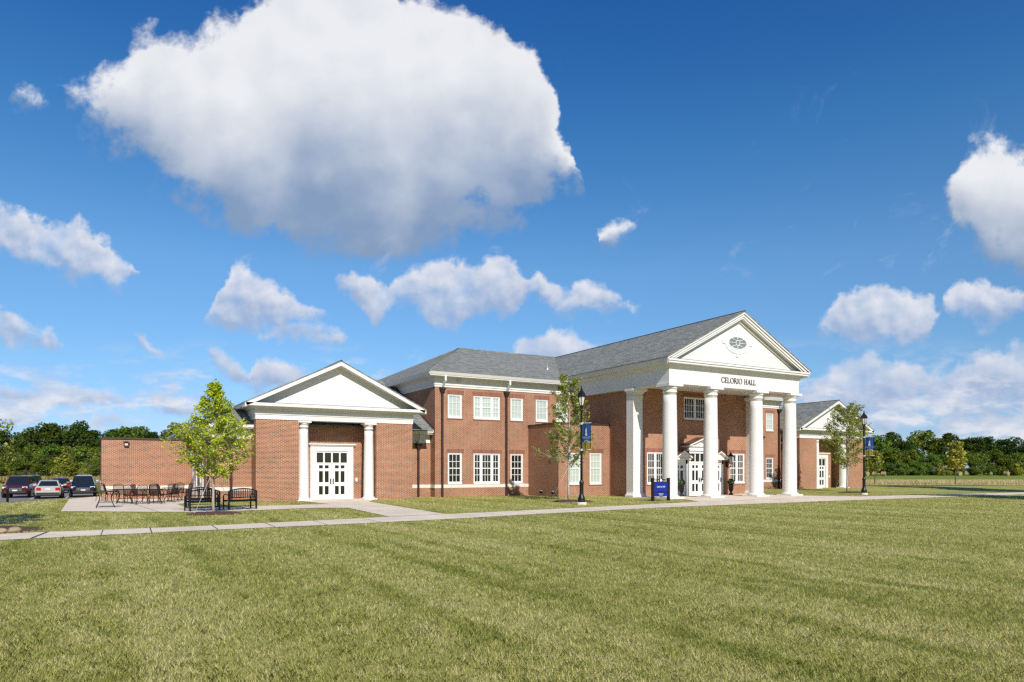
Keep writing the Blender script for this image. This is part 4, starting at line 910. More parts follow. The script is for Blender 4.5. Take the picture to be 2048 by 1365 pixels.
def patio_chair(x, y, rz, label):
    R = thing('patio_chair', label, 'chair', (x, y, .02), rz, 'iron chairs on the patio')
    s_ = MB(); n = 9
    for k in range(n + 1):
        t_ = -.24 + .48 * k / n; s_.box(t_ - .007, t_ + .007, -.23, .25, .415, .425); s_.box(-.24, .24, t_ - .007, t_ + .007, .41, .42)
    s_.tube([(-.25, -.24, .42), (.25, -.24, .42), (.25, .25, .42), (-.25, .25, .42), (-.25, -.24, .42)], .014, 6); s_.build('seat', M_MESH, R)
    b = MB(); bx = lambda t_, z: (t_, .25 + (z - .42) * .28, z)
    for k in range(n + 1): t_ = -.22 + .44 * k / n; b.tube([bx(t_, .42), bx(t_, .68), bx(t_, .90 + .05 * (1 - (t_ / .22) ** 2))], .010, 4)
    for k in range(1, 9): z = .42 + .055 * k; b.tube([bx(-.22, z), bx(.22, z)], .009, 4)
    b.tube([bx(-.24, .40)] + [bx(-.24, .88)] + [bx(.24 * math.sin(u), .88 + .09 * math.cos(u)) for u in np.linspace(-1.4, 1.4, 9)] + [bx(.24, .88), bx(.24, .40)], .013, 6); b.build('backrest', M_MESH, R)
    for sx_ in (-.25, .25):
        MB().tube([(sx_, .30, .64), (sx_ * 1.12, .10, .66), (sx_ * 1.12, -.12, .64), (sx_ * 1.05, -.24, .56), (sx_, -.22, .42)], .012, 6).build('armrest', M_BLACKW, R)
        MB().tube([(sx_, -.22, .42), (sx_ * 1.02, -.27, .24), (sx_ * 1.05, -.24, .08), (sx_ * 1.1, -.30, 0)], .013, 6).build('leg', M_BLACKW, R)
        MB().tube([(sx_, .24, .42), (sx_ * 1.02, .29, .24), (sx_ * 1.05, .27, .08), (sx_ * 1.1, .36, 0)], .013, 6).build('leg', M_BLACKW, R)
    return R
patio_table(.27, 37.15, .3, 'round black iron table standing alone at the front of the patio')
TL = 'black iron table among the crowded chairs along the brick screen wall'
for x, y, a in ((1.15, 41.3, .2), (2.35, 40.9, .8), (3.55, 43.3, .5)): patio_table(x, y, a, TL)
CL = 'black wrought iron chair in the crowded group before the brick screen wall'
c0 = patio_chair(.62, 42.9, rad(80), 'black wrought iron chair behind the lone iron table, apart from the group')
for x, y, a in ((.25, 45.2, 30), (1.0, 42.5, 15), (1.35, 40.15, 170), (1.9, 42.0, 60), (1.75, 39.75, 200), (2.55, 39.9, 160), (2.5, 42.1, -10), (3.1, 41.4, -80), (3.1, 42.4, 100), (3.45, 42.0, 175), (4.2, 43.9, -70), (3.9, 44.4, -20)):
    c = copy_tree(c0); c.location = (x, y, .02); c.rotation_euler = (0, 0, rad(a)); c['label'] = CL

# ---- urns with clipped balls beside the doors
def leaf_cloud(centres, radii, n, size, rng, up=.35, shell=.0, flat=1.0):
    """n little leaf quads spread through a set of blobs"""
    centres = np.asarray(centres, float); radii = np.asarray(radii, float)
    wgt = radii ** 2; pick = rng.choice(len(centres), n, p=wgt / wgt.sum())
    d = rng.normal(size=(n, 3)); d /= np.linalg.norm(d, axis=1)[:, None]
    q = (shell + (1 - shell) * rng.random(n)) ** (1 / 2.2); p = centres[pick] + d * (radii[pick] * q)[:, None] * np.array([1, 1, flat])
    nrm = d * .7 + rng.normal(size=(n, 3)) * .6 + np.array([0, 0, up]); nrm /= np.linalg.norm(nrm, axis=1)[:, None]
    t_ = np.cross(nrm, rng.normal(size=(n, 3))); t_ /= np.linalg.norm(t_, axis=1)[:, None]; b_ = np.cross(nrm, t_)
    s_ = size * (.6 + .8 * rng.random(n)); t_ *= s_[:, None] * .5; b_ *= (s_ * (.28 + .2 * rng.random(n)))[:, None]
    v = np.stack([p - t_, p - b_ * .9 + t_ * .1, p + t_, p + b_ * .9 + t_ * .1], 1).reshape(-1, 3)
    return v, np.repeat(rng.random(n), 4)
def urn(x, y, label):
    R = thing('urn_planter', label, 'planter', (x, y, .02), 0, 'urn planters beside the portico doors')
    MB().lathe([(.15, 0), (.15, .06), (.07, .12), (.06, .18), (.14, .30), (.17, .48), (.16, .58), (.21, .64), (.21, .67), (.17, .66)], 0, 0, 0, 20).build('urn', M_BLACK, R)
    v, t_ = leaf_cloud([(0, 0, .88)], [.24], 900, .06, RNG, .2, .5); np_mesh('topiary_ball', v, 4, M_TOPI, R, t_)
urn(37.85, 34.72, 'black urn with a clipped green ball under the wall lantern, in column shade'); urn(33.02, 34.50, 'black urn with bright clipped ball, half hidden by the corner column')

# ---- young trees on the lawn
def twig_tree(name, label, x, y, h, spread, first, m_leaf, nlimb, nleaf, size, rng, rtrunk=.06, lean=(0, 0), shape=lambda t_: 1, upang=.8, clus=.22, group=None, bark=None, mulch=True, zb=None, keepfrac=1.0, droop=-.10, twigs=2):
    z = gh(x, y) if zb is None else zb; R = thing(name, label, 'tree', (x, y, z), 0, group); tr = MB(); bark = bark or M_BARKP
    top = Vector((lean[0], lean[1], h)); trunk = [Vector((0, 0, -.1))] + [top * t_ + Vector((.03 * math.sin(7 * t_ + x), .03 * math.cos(5 * t_), 0)) for t_ in np.linspace(.08, 1, 10)]
    tr.tube(trunk, rtrunk, 8, .008); ends = []
    for k in range(nlimb):
        t_ = first + (.97 - first) * (k + rng.random()) / nlimb; base = top * t_; az = k * 2.4 + rng.random() * .8; ln = spread * shape((t_ - first) / (1 - first)) * (.7 + .45 * rng.random())
        el = upang * (.7 + .5 * rng.random()); d = Vector((math.cos(az) * math.cos(el), math.sin(az) * math.cos(el), math.sin(el)))
        pts = [base + d * ln * u + Vector((0, 0, droop * ln * u * u)) for u in np.linspace(0, 1, 6)]; tr.tube(pts, rtrunk * .38 * (1 - .5 * t_), 5, .005)
        for u in (.35, .5, .65, .8, .95):
            p = base.lerp(pts[-1], u); ends.append((p, clus * (.6 + .5 * ln / spread) * (1.15 - .35 * u)))
            for _ in range(twigs):
                dd = (d + Vector(rng.normal(size=3)) * .75).normalized(); q = p + dd * ln * .26 * (1.1 - .4 * u); tr.tube([p, p.lerp(q, .5) + Vector((0, 0, .02)), q], .009, 4, .004); ends.append((q, clus * .75))
    for t_ in np.linspace(max(first, .6), 1.0, 8): ends.append((top * t_, clus * .55))
    tr.build('trunk', bark, R); ends = [e for e in ends if rng.random() < keepfrac]
    v, tn = leaf_cloud([e[0] for e in ends], [e[1] for e in ends], nleaf, size, rng, .5, .0, .8); np_mesh('crown', v, 4, m_leaf, R, tn)
    return R
def mulch_ring(x, y, rx, ry, label, rz=0):
    mb = MB(); n = 40; R0 = []
    rr = [1 + .06 * math.sin(3 * k * 2 * math.pi / n + x) + .05 * math.sin(7 * k * 2 * math.pi / n) for k in range(n)]
    for f, z in ((1.0, .0), (.82, .045), (.45, .075), (.02, .085)): R0.append([(rx * f * rr[k] * math.cos(2 * math.pi * k / n), ry * f * rr[k] * math.sin(2 * math.pi * k / n), z + .012 * math.sin(k * 5.1 + f * 9)) for k in range(n)])
    for a, b in zip(R0, R0[1:]):
        for k in range(n): mb.face([a[k], a[(k + 1) % n], b[(k + 1) % n], b[k]], True)
    o = mb.build('mulch_bed', M_MULCH, None, (x, y, gh(x, y) + .004)); return tag(o, label, 'mulch bed')
T0 = twig_tree('maple_tree', 'bright green young maple with full pointed crown beside the benches', 3.92, 29.95, 5.25, 1.78, .25, M_MAPLE, 54, 13500, .086, np.random.default_rng(14), .058, (.02, .02), lambda t_: (.45 + 2.5 * t_) if t_ < .22 else .08 + .92 * (1 - (t_ - .22) / .78) ** 1.3, .42, .19, droop=.04, twigs=4)
mulch_ring(3.9, 29.75, 1.05, .95, 'brown mulch bed round the bright maple by the benches')
for a, b in (((3.15, 29.35, .05), (3.90, 29.9, 1.75)), ((4.75, 30.9, .05), (3.96, 30.0, 1.75))):
    MB().tube([Vector(a) - Vector(T0.location), Vector(b) - Vector(T0.location)], .008, 4).build('guy_wire', M_LAMPG, T0)
T1 = twig_tree('slender_tree', 'sparse yellow green young tree with pale trunk before the bump-out', 22.6, 32.4, 6.95, 2.0, .25, M_AIRY, 46, 6500, .105, np.random.default_rng(5), .075, (.0, .1), lambda t_: 1.0 - .74 * t_, .60, .20, keepfrac=.7, twigs=3)
mulch_ring(22.4, 31.9, 1.15, 1.15, 'brown mulch bed round the sparse tree before the bump-out')
T2 = twig_tree('pear_tree', 'leafy young tree beside the far lamp post, before the far pavilion', 49.3, 33.7, 6.5, 2.05, .25, M_PEAR, 42, 7500, .115, np.random.default_rng(8), .085, (.1, .1), lambda t_: (1.0 - .62 * t_ ** 1.4) * (.62 + .6 * min(1, t_ * 3.5)), .62, .30)
mulch_ring(49.2, 33.2, 1.3, 1.1, 'brown mulch bed round the leafy tree by the far lamp post')
for T, r in ((T1, 1.0), (T2, 1.1)):
    for a in (.4, 2.5, 4.6): MB().tube([(r * math.cos(a), r * math.sin(a), .02), (.04 * math.cos(a), .04 * math.sin(a), 1.9)], .007, 4).build('guy_wire', M_LAMPG, T)
twig_tree('field_sapling', 'small leafy sapling at the edge of the hay field beside the lamp banner', 74.5, 47.6, 3.6, 1.15, .36, M_PEAR, 22, 1100, .24, np.random.default_rng(9), .06, (0, 0), lambda t_: 1 - .5 * t_, .6, .34, None, M_BARKD, zb=.1)
twig_tree('field_sapling', 'taller sapling standing alone before the hay bales in the dry field', 82.2, 43.1, 4.6, 1.25, .34, M_PEAR, 26, 1500, .26, np.random.default_rng(10), .07, (.1, 0), lambda t_: .8 + .3 * math.sin(3 * t_) - .4 * t_, .6, .40, None, M_BARKD, zb=.1)
# shrub-like tree at the edge of the view with its mulch bed and rocks
twig_tree('dogwood_tree', 'small dark leafed tree at the edge, growing from a mulch bed with rocks', -3.72, 25.4, 5.2, 1.75, .16, M_PEAR, 46, 8000, .10, np.random.default_rng(12), .06, (0, .1), lambda t_: 1 - .5 * t_, .45, .26, None, M_BARKD)
mulch_ring(-3.1, 24.9, 1.75, 1.5, 'brown mulch bed with rocks at the edge of the path')
for k, (dx, dy, r) in enumerate(((-.35, -.1, .17), (.0, -.02, .14), (.28, .02, .16), (-.66, -.16, .15), (-.1, .22, .12))):
    b = MB().ball((0, 0, 0), r, 5, .55); rr = np.random.default_rng(k); b.v = [tuple(Vector(p) * (1 + .16 * rr.normal())) for p in b.v]
    tag(b.build('edging_rock', M_ROCK, None, (-2.25 + dx, 23.42 + dy, .07)), 'tan edging rock between the mulch bed and the path', 'rock', 'rocks edging the mulch bed')
tag(MB().lathe([(.06, -.2), (.06, .75), (.07, .78), (.02, .84)], 0, 0, 0, 12).build('bollard', M_BLACK, None, (-4.27, 47.0, gh(-4.27, 47))), 'short black bollard at the edge of the car park', 'bollard')

# tree out of the frame that throws the long shade over the far lawn
twig_tree('oak_tree', 'broad shade tree casting the long shadow beyond the far path', 64.5, 22.5, 13.0, 4.3, .2, M_WOODM, 44, 7000, .45, np.random.default_rng(31), .2, (0, 0), lambda t_: 1 - .45 * t_, .5, .85, None, M_BARKD)

twig_tree('oak_tree', 'broad shade tree casting its shadow on the lawn before the far path', 48.0, 11.0, 11.5, 3.9, .2, M_WOODM, 44, 6500, .42, np.random.default_rng(33), .2, (0, 0), lambda t_: 1 - .45 * t_, .5, .85, None, M_BARKD)

# ---- woodland behind
def wood_mesh(kind, seed, h, r, n, size, low):
    rng = np.random.default_rng(seed); cs, rs = [], []
    k = int(10 + r * 2.2)
    for i in range(k):
        t_ = rng.random() ** .8; z = h * (low + (.93 - low) * t_); prof = math.sin(math.pi * min(1, max(.0, (z / h - low * .6) / (1.02 - low * .6))) ** .85) ** .55
        a = rng.random() * 6.283; q = r * prof * math.sqrt(rng.random()) * .85; cs.append((q * math.cos(a), q * math.sin(a), z)); rs.append(r * (.26 + .20 * rng.random()))
    cs.append((0, 0, h * .90)); rs.append(r * .32)
    return leaf_cloud(cs, rs, n, size, rng, .45, .25, .85)
WOOD = []
for kind, m_, seed, h, r, n, size, low in (('a', M_WOODD, 21, 13.5, 5.0, 4600, .52, .22), ('b', M_WOODD, 22, 12.5, 4.4, 4200, .50, .18), ('c', M_WOODM, 23, 11.5, 4.6, 4200, .50, .15), ('d', M_WOODM, 24, 9.5, 4.0, 3600, .48, .10), ('e', M_WOODB, 25, 8.0, 3.4, 3000, .46, .08), ('f', M_WOODD, 26, 14.5, 4.6, 4200, .52, .28)):
    v, tn = wood_mesh(kind, seed, h, r, n, size, low); tr = MB().tube([(0, 0, -.6), (.1, 0, h * .3), (0, .15, h * .6), (.1, .1, h * .9)], .26, 7, .05); rg_ = np.random.default_rng(seed)
    for k in range(6):
        a = k * 1.1; z = h * (.28 + .09 * k); tr.tube([(0, 0, z), (r * .35 * math.cos(a), r * .35 * math.sin(a), z + h * .08), (r * .65 * math.cos(a), r * .65 * math.sin(a), z + h * .18)], .10, 5, .03)
    WOOD.append([v, tn, m_, tr, None, h])
def wood_tree(i, x, y, z, s_, label, group, sz=1.0):
    W_ = WOOD[i]
    if W_[4] is None:
        R = thing('woodland_tree', label, 'tree', (x, y, z), 0, group); W_[3].build('trunk', M_BARKD, R); np_mesh('crown', W_[0], 4, W_[2], R, W_[1]); W_[4] = R
    else: R = copy_tree(W_[4]); R['label'] = label; R['group'] = group
    R.location = (x, y, z); R.rotation_euler = (0, 0, random.random() * 6.28); R.scale = (s_, s_, s_ * sz)
LD, LB_, LS = 'tall dark green tree in the wood beyond the car park', 'lower bright green tree along the front of the wood beyond the car park', None
RD, RB_ = 'tall dark green tree in the tree line beyond the hay field', 'mid green tree along the front of the tree line beyond the hay field'
def at(px, d): p = FW * d + RT * ((px - 1024) / FOC * d); return p.x, p.y
LEFTTOP = [(-160, 850), (-60, 862), (20, 858), (60, 856), (85, 846), (115, 838), (150, 842), (170, 850), (200, 858), (240, 846), (290, 846), (330, 854), (370, 848), (430, 856), (520, 850)]
for px in range(-170, 560, 30):
    d = 186 + random.uniform(-8, 8); p = px + random.uniform(-9, 9); i = random.choice((0, 1, 5, 2)); ht = (HOR - np.interp(p, [q[0] for q in LEFTTOP], [q[1] for q in LEFTTOP])) / FOC * d + EYE + .5
    wood_tree(i, *at(p, d), -.5, ht / WOOD[i][5] * random.uniform(.86, 1.03), LD, 'tall trees of the wood beyond the car park', 1.0)
for px in range(-170, 430, 30):
    d = 168 + random.uniform(-4, 4); i = random.choice((2, 3, 2, 3, 4)); wood_tree(i, *at(px + random.uniform(-10, 10), d), -.5, random.uniform(.82, 1.0) * (8.6 / WOOD[i][5]), LB_, 'lower trees along the front of the wood')
for px in range(-160, 420, 27):
    d = 156 + random.uniform(-3, 3); i = random.choice((3, 4, 2, 3)); wood_tree(i, *at(px + random.uniform(-9, 9), d), -.6, random.uniform(.4, .62) * (9.5 / WOOD[i][5]), LB_, 'lower trees along the front of the wood')
RIGHTTOP = [(1500, 890), (1690, 885), (1740, 880), (1780, 866), (1800, 872), (1815, 898), (1832, 884), (1850, 866), (1870, 872), (1900, 872), (1915, 866), (1935, 880), (1960, 872), (1985, 880), (2015, 876), (2060, 880), (2200, 874)]
for px in range(1490, 2240, 26):
    d = 232 + random.uniform(-9, 9); p = px + random.uniform(-8, 8); i = random.choice((0, 1, 5, 2)); ht = (HOR - np.interp(p, [q[0] for q in RIGHTTOP], [q[1] for q in RIGHTTOP])) / FOC * d + EYE
    wood_tree(i, *at(p, d), 0, ht / WOOD[i][5] * random.uniform(.95, 1.10), RD, 'tall trees of the line beyond the hay field')
for px in range(1500, 2240, 24):
    d = 224 + random.uniform(-3, 3); i = random.choice((2, 3, 2, 3)); wood_tree(i, *at(px + random.uniform(-9, 9), d), -.8, random.uniform(.75, 1.0) * (9.6 / WOOD[i][5]), RB_, 'front trees of the line beyond the hay field')
for px in range(1500, 2240, 20):
    d = 215 + random.uniform(-3, 3); i = random.choice((3, 3, 2, 4)); wood_tree(i, *at(px + random.uniform(-9, 9), d), -1.2, random.uniform(.42, .62) * (9.6 / WOOD[i][5]), RB_, 'front trees of the line beyond the hay field')
# rank weeds behind the car park, dry grass along the field edge
def tufts(name, label_kind, spots, hgt, wid, n, m_, rng, bend=.35):
    spots = np.asarray(spots); idx = rng.integers(0, len(spots), n); base = spots[idx]
    az = rng.random(n) * 6.283; h = hgt * (.5 + .8 * rng.random(n)); dx = np.cos(az), np.sin(az); w_ = wid * (.7 + .6 * rng.random(n)); wz = rng.random(n) * 6.283
    ox, oy = np.cos(wz) * w_ / 2, np.sin(wz) * w_ / 2; bd = bend * h * rng.random(n)
    z0 = base[:, 2] - .03
    v = np.stack([np.stack([base[:, 0] - ox, base[:, 1] - oy, z0], 1), np.stack([base[:, 0] + ox, base[:, 1] + oy, z0], 1),
                  np.stack([base[:, 0] + dx[0] * bd * .4 + ox * .7, base[:, 1] + dx[1] * bd * .4 + oy * .7, z0 + h * .62], 1), np.stack([base[:, 0] + dx[0] * bd, base[:, 1] + dx[1] * bd, z0 + h], 1),
                  np.stack([base[:, 0] + dx[0] * bd * .4 - ox * .7, base[:, 1] + dx[1] * bd * .4 - oy * .7, z0 + h * .62], 1)], 1).reshape(-1, 3)
    o = np_mesh(name, v, 5, m_, None, np.repeat(rng.random(n), 5)); return tag(o, kind='stuff')
sp = []
for k in range(5000):
    d = 118 + RNG.random() * 26; px = -200 + RNG.random() * 640; x, y = at(px, d); sp.append((x, y, gh(x, y)))
tufts('rank_weeds', None, sp, 1.0, .22, 14000, M_WEEDG, RNG)
sp = []
for k in range(9000):
    d = 74.5 + 38 * RNG.random() ** 1.4; px = 1560 + RNG.random() * 760; x, y = at(px, d); sp.append((x, y, gh(x, y)))
tufts('dry_grass', None, sp, .24, .03, 22000, M_WEED, RNG)
# round bales
hb0 = None
for px, d, a, lab in ((1733, 205, .3, 'round hay bale half hidden behind the far lamp post'), (1748, 204, 1.2, 'round hay bale just beyond the small field sapling trunk'), (1767, 200, .9, 'round hay bale on the green meadow right beyond the banner'), (1918, 206, .2, 'round hay bale beside the taller sapling in the field'),
                      (2013, 208, .5, 'round hay bale, nearer of the pair at the meadow edge'), (2024, 216, .4, 'round hay bale, farther of the pair at the meadow edge'), (1886, 214, 1.1, 'tiny round hay bale far out against the tree line')):
    x, y = at(px, d)
    b = MB().prism([(.0 + .85 * math.cos(t_), .82 + .85 * math.sin(t_)) for t_ in np.linspace(0, 2 * math.pi, 25)[:-1]], 'x', -.75, .75)
    for k in range(3): b.prism([(.0 + r_ * math.cos(t_), .82 + r_ * math.sin(t_)) for r_ in (.62 - .2 * k,) for t_ in np.linspace(0, 2 * math.pi, 17)[:-1]], 'x', -.77 - .006 * k, .77 + .006 * k)
    o = b.build('hay_bale', M_HAY, None, (x, y, gh(x, y) + .02)); o.rotation_euler = (0, 0, YAW + a); o.scale = (.74, .74, .74); tag(o, lab, 'hay bale', 'round bales in the field')

# ---- power line in front of the wood
for k, (z, lab) in enumerate(((9.0, 'topmost power line wire crossing in front of the wood'), (6.0, 'power line wire below the topmost, crossing the wood'), (5.2, 'middle power line wire crossing in front of the wood'), (2.5, 'lowest wire crossing in front of the wood near the weeds'))):
    a = Vector((*at(-420, 140), z)); b = Vector((*at(560, 140), z - .2)); pts = [a.lerp(b, t_) + Vector((0, 0, -1.2 * (1 - (2 * t_ - 1) ** 2))) for t_ in np.linspace(0, 1, 14)]
    tag(MB().tube(pts, .015, 4).build('power_line', plain('grey_cable', (.16, .17, .17), .6)), lab, 'cable', 'power line wires')
lp_ = thing('parking_light', 'dark car park light with flat twin heads, seen above the wing roof', 'street lamp', (*at(384, 78)[:2], -.4))
MB().lathe([(.09, 0), (.07, 6.6)], 0, 0, 0, 10).build('pole', M_BRONZE, lp_); MB().box(-.34, .34, -.14, .14, 6.55, 6.68).build('lamp_head', M_BRONZE, lp_)

# ---- parked cars (nose towards -y in their own space)
M_TYRE = plain("tyre_rubber", (.016, .016, .016), .85); M_RIM = plain("alloy", (.45, .45, .46), .3, .8); M_CGLASS = glass_mat("car_glass", (.015, .02, .025), .03, .6); M_CHROME = plain("chrome", (.6, .6, .6), .15, .9)
M_HEAD = plain("headlight_lens", (.70, .70, .68), .1); M_TAIL = plain("tail_light", (.45, .012, .010), .15); M_PLAST = plain("dark_plastic", (.02, .02, .021), .6); M_PLATE = plain("number_plate", (.7, .7, .68), .5)
def car(label, x, y, rz, paint, rough, kind, near='front', group=None):
    m_, t_, b_ = mat("car_paint"); setp(b_, Base_Color=c4(paint), Roughness=rough, Metallic=.25); b_.inputs['Coat Weight'].default_value = .6; b_.inputs['Coat Roughness'].default_value = .06
    R = thing('parked_car', label, 'car', (x, y, gh(x, y) + .015), rz, 'cars parked in the lot')
    if kind == 'sedan': Ln, Wd, belt, roof, zb = 4.7, .91, .92, 1.44, .22; ST = [(-2.35, .66, .38, .60), (-2.25, .80, .26, .68), (-1.9, .89, .22, .78), (-1.0, .91, .20, .90), (0, .91, .20, .93), (1.1, .91, .20, .96), (1.75, .89, .24, 1.00), (2.25, .84, .30, .98), (2.35, .74, .42, .90)]; cab = (-1.05, -.35, 1.0, 1.72)
    else: Ln, Wd, belt, roof, zb = 4.8, .96, 1.08, 1.76, .30; ST = [(-2.4, .74, .44, .80), (-2.32, .86, .34, .92), (-2.0, .94, .30, 1.02), (-1.0, .96, .28, 1.09), (0, .96, .28, 1.10), (1.2, .96, .28, 1.12), (2.0, .94, .32, 1.12), (2.3, .90, .36, 1.10), (2.4, .80, .50, 1.0)]; cab = (-1.2, -.45, 1.75, 2.22)
    b = MB(); sec = []
    for yy, w_, za, zt in ST: sec.append([(-w_ * .90, yy, za), (w_ * .90, yy, za), (w_, yy, za + (zt - za) * .35), (w_ * .985, yy, za + (zt - za) * .78), (w_ * .88, yy, zt), (-w_ * .88, yy, zt), (-w_ * .985, yy, za + (zt - za) * .78), (-w_, yy, za + (zt - za) * .35)])
    for s0, s1 in zip(sec, sec[1:]):
        for k in range(8): b.face([s0[k], s0[(k + 1) % 8], s1[(k + 1) % 8], s1[k]], True)
    b.face(sec[0]); b.face(sec[-1]); yf0, yf1, yr1, yr0 = cab; wb, wt = Wd * .86, Wd * .66; zb_ = belt - .06
    P = [(-wb, yf0, zb_), (wb, yf0, zb_), (wb, yr0, zb_ + .04), (-wb, yr0, zb_ + .04), (-wt, yf1, roof - .04), (wt, yf1, roof - .04), (wt, yr1, roof - .05), (-wt, yr1, roof - .05)]
    b.hexa(P); b.hexa([(-wt, yf1, roof - .04), (wt, yf1, roof - .04), (wt, yr1, roof - .05), (-wt, yr1, roof - .05), (-wt * .88, yf1 + .3, roof), (wt * .88, yf1 + .3, roof), (wt * .88, yr1 - .25, roof), (-wt * .88, yr1 - .25, roof)])
    body = b.build('body', m_, R)
    def pane(name, a, b2, c, d, k=.1, out=.006):
        a, b2, c, d = map(Vector, (a, b2, c, d)); ce = (a + b2 + c + d) / 4; n = (b2 - a).cross(d - a).normalized(); n = n if n.dot(ce - Vector((0, 0, .9))) > 0 else -n
        MB().face([q.lerp(ce, k) + n * out for q in (a, b2, c, d)]).build(name, M_CGLASS, body)
    pane('windscreen', P[0], P[1], P[5], P[4]); pane('rear_window', P[2], P[3], P[7], P[6], .14)
    for q0, q1, q2, q3 in ((P[1], P[2], P[6], P[5]), (P[3], P[0], P[4], P[7])):
        a, b2, c, d = map(Vector, (q0, q1, q2, q3)); mid0, mid1 = a.lerp(b2, .5), d.lerp(c, .5); pane('side_window', a, mid0, mid1, d, .08); pane('side_window', mid0, b2, c, mid1, .08)
    yF, yR = ST[0][0], ST[-1][0]; zf = ST[0][2] + (ST[0][3] - ST[0][2])
    for s_ in (-1, 1):
        hx = s_ * ST[1][1] * .76; h = .11 if kind == 'sedan' else .13; hz = ST[1][3] - h - .02
        MB().hexa([(hx - .17, yF - .0, hz), (hx + .17, yF + .06 * 1, hz), (hx + .16, yF + .35, hz), (hx - .17, yF + .35, hz), (hx - .17, yF - .0, hz + h), (hx + .17, yF + .07, hz + h), (hx + .16, yF + .35, hz + h), (hx - .17, yF + .35, hz + h)]).build('headlight', M_HEAD, body)
        tz = ST[-2][3] - .33; MB().box(hx - .17, hx + .13, yR - .35, yR + .015, tz, tz + .22).build('tail_light', M_TAIL, body)
        mz = belt + .06; MB().hexa([(s_ * Wd, yf0 + .42, mz), (s_ * (Wd + .2), yf0 + .42, mz), (s_ * (Wd + .2), yf0 + .56, mz), (s_ * Wd, yf0 + .56, mz), (s_ * Wd, yf0 + .42, mz + .13), (s_ * (Wd + .2), yf0 + .42, mz + .15), (s_ * (Wd + .2), yf0 + .56, mz + .15), (s_ * Wd, yf0 + .56, mz + .13)]).build('door_mirror', M_CHROME if kind == 'suv_chrome' else m_, body)
        for yy in (-1.42, 1.40):
            r = .33 if kind == 'sedan' else .37
            w_ = MB().prism([(yy + r * math.cos(q), r + r * math.sin(q)) for q in np.linspace(0, 2 * math.pi, 21)[:-1]], 'x', s_ * (Wd - .22), s_ * (Wd + .012)).build('wheel', M_TYRE, R)
            rm = MB().prism([(yy + r * .64 * math.cos(q), r + r * .64 * math.sin(q)) for q in np.linspace(0, 2 * math.pi, 17)[:-1]], 'x', s_ * (Wd - .05), s_ * (Wd + .018))
            rm.build('rim', M_RIM, w_)
    gz = ST[1][3] - .26; g_ = MB().box(-.46, .46, yF - .012, yF + .2, gz - .06, gz + .12).build('grille', M_PLAST, body); ch = MB()
    for k in range(9): u = -.42 + .105 * k; ch.box(u - .022, u + .022, yF - .022, yF, gz - .05, gz + .11)
    ch.box(-.47, .47, yF - .026, yF, gz + .11, gz + .135).box(-.47, .47, yF - .026, yF, gz - .08, gz - .055); ch.build('grille_bars', M_CHROME, g_)
    MB().box(-.72, .72, yF - .015, yF + .3, ST[0][2] - .04, ST[0][2] + .12).box(-.74, .74, yR - .3, yR + .015, ST[-1][2] - .08, ST[-1][2] + .08).build('bumper_insert', M_PLAST, body)
    pz = .60 if kind == 'sedan' else .62; MB().box(-.16, .16, yF - .035, yF, pz - .06, pz + .04).build('number_plate', M_PLATE, body); MB().box(-.16, .16, yR, yR + .03, pz + .10, pz + .22).build('number_plate', M_PLATE, body)
    return R
car('maroon suv facing the lawn, nearest the small dogwood', -5.55, 70.4, rad(-4), (.085, .006, .012), .25, 'suv')
car('silver sedan seen from behind, with red tail lights', -3.35, 66.9, rad(180), (.56, .54, .50), .3, 'sedan')
car('dark blue suv with chrome grille, parked by the brick screen wall', -1.12, 69.1, rad(1), (.008, .012, .024), .2, 'suv_chrome')
car('black sedan parked behind the silver sedan, tail to the lawn', -3.25, 82.6, rad(184), (.010, .010, .012), .2, 'sedan')
car('dark blue suv parked behind the maroon suv', -5.55, 79.6, rad(-3), (.010, .014, .028), .25, 'suv')
car('white suv mostly hidden behind the dark blue suv by the wall', -1.20, 79.6, rad(2), (.70, .70, .70), .3, 'suv')
lines = MB()
for x in (-8.2, -6.75, -4.45, -2.2, .0):
    for y0, y1 in ((64.0, 69.5), (77, 82)):
        if x < -.3: lines.face([(x - .05, y0, gh(x, y0) + .03), (x + .05, y0, gh(x, y0) + .03), (x + .05, y1, gh(x, y1) + .03), (x - .05, y1, gh(x, y1) + .03)])
tag(lines.build('parking_markings', M_PAINTLINE), kind='structure')

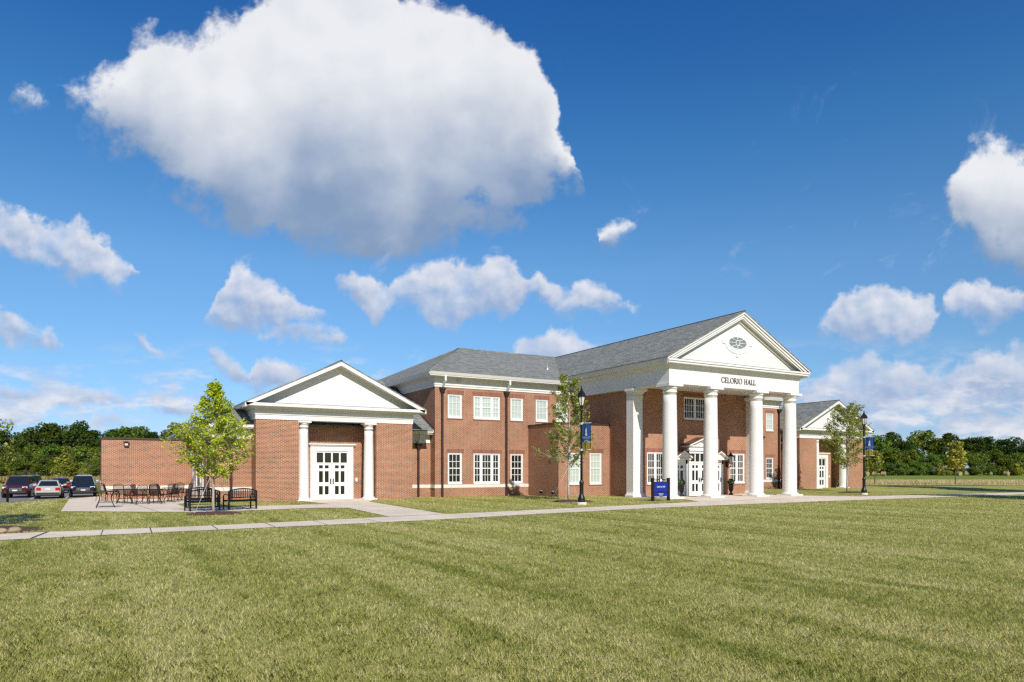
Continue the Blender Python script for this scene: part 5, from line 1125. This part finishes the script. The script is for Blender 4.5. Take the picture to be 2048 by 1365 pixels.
# ---- mown grass: single blades, thick near the camera and thinning with distance
def in_poly(px, py, poly):
    ins = np.zeros(len(px), bool); n = len(poly)
    for i in range(n):
        (x0, y0), (x1, y1) = poly[i], poly[i - 1]
        c = ((y0 > py) != (y1 > py)) & (px < (x1 - x0) * (py - y0) / (y1 - y0 + 1e-12) + x0); ins ^= c
    return ins
NB = 640000; rng = np.random.default_rng(77)
d = 3.4 * (52 / 3.4) ** (rng.random(NB) ** 1.12); lat = (rng.random(NB) * 2 - 1) * 1.42
X = FW.x * d + RT.x * lat * d; Y = FW.y * d + RT.y * lat * d
bad = np.zeros(NB, bool)
for P_ in (PATH, PLAZA, PATIO, LOT): bad |= in_poly(X, Y, P_)
for x0, x1, y0, y1 in ((.1, 5, 47.2, 80), (4.95, 9, 41, 80), (7.25, 16.35, 39.78, 80), (16, 18.5, 42, 80), (18.4, 51.2, 41.28, 80), (25.35, 29.6, 37.55, 42), (29.4, 40.5, 35, 42), (51.6, 60.7, 39.7, 80)): bad |= (X > x0) & (X < x1) & (Y > y0) & (Y < y1)
for x0, y0, rx_, ry_ in ((3.9, 29.75, 1.0, .9), (22.4, 31.9, 1.1, 1.1), (49.2, 33.2, 1.2, 1.0), (-3.1, 24.9, 1.6, 1.4), (20.67, 28.57, .3, .3), (46.24, 30.36, .3, .3)): bad |= ((X - x0) / rx_) ** 2 + ((Y - y0) / ry_) ** 2 < 1
X, Y, d = X[~bad], Y[~bad], d[~bad]; n = len(X)
Zg = np.array([gh(x, y) for x, y in zip(X, Y)]) if n else np.zeros(0)
clump = np.sin(X * 5.1 + 2 * np.sin(Y * 3.3)) * np.sin(Y * 4.7 + 2 * np.sin(X * 2.9)); h = (.030 + .026 * rng.random(n)) * (1 + .25 * clump) * (1 + .25 * np.clip((d - 10) / 30, 0, 1))
wd = np.clip(.0018 + .00046 * d, .0032, .020) * (.7 + .6 * rng.random(n)); az = rng.random(n) * 6.283; wz = az + math.pi / 2 + rng.normal(size=n) * .5
ox, oy = np.cos(wz) * wd / 2, np.sin(wz) * wd / 2; bd = h * (.3 + .75 * rng.random(n)); cx, cy = np.cos(az), np.sin(az); Z0 = Zg - .006
st = lambda a, b, c: np.stack([a, b, c], 1)
V = np.stack([st(X - ox, Y - oy, Z0), st(X + ox, Y + oy, Z0), st(X + cx * bd * .35 + ox * .8, Y + cy * bd * .35 + oy * .8, Z0 + h * .6), st(X + cx * bd, Y + cy * bd, Z0 + h), st(X + cx * bd * .35 - ox * .8, Y + cy * bd * .35 - oy * .8, Z0 + h * .6)], 1).reshape(-1, 3)
tag(np_mesh('lawn_grass', V, 5, M_BLADE, None, np.repeat(rng.random(n), 5)), kind='stuff')
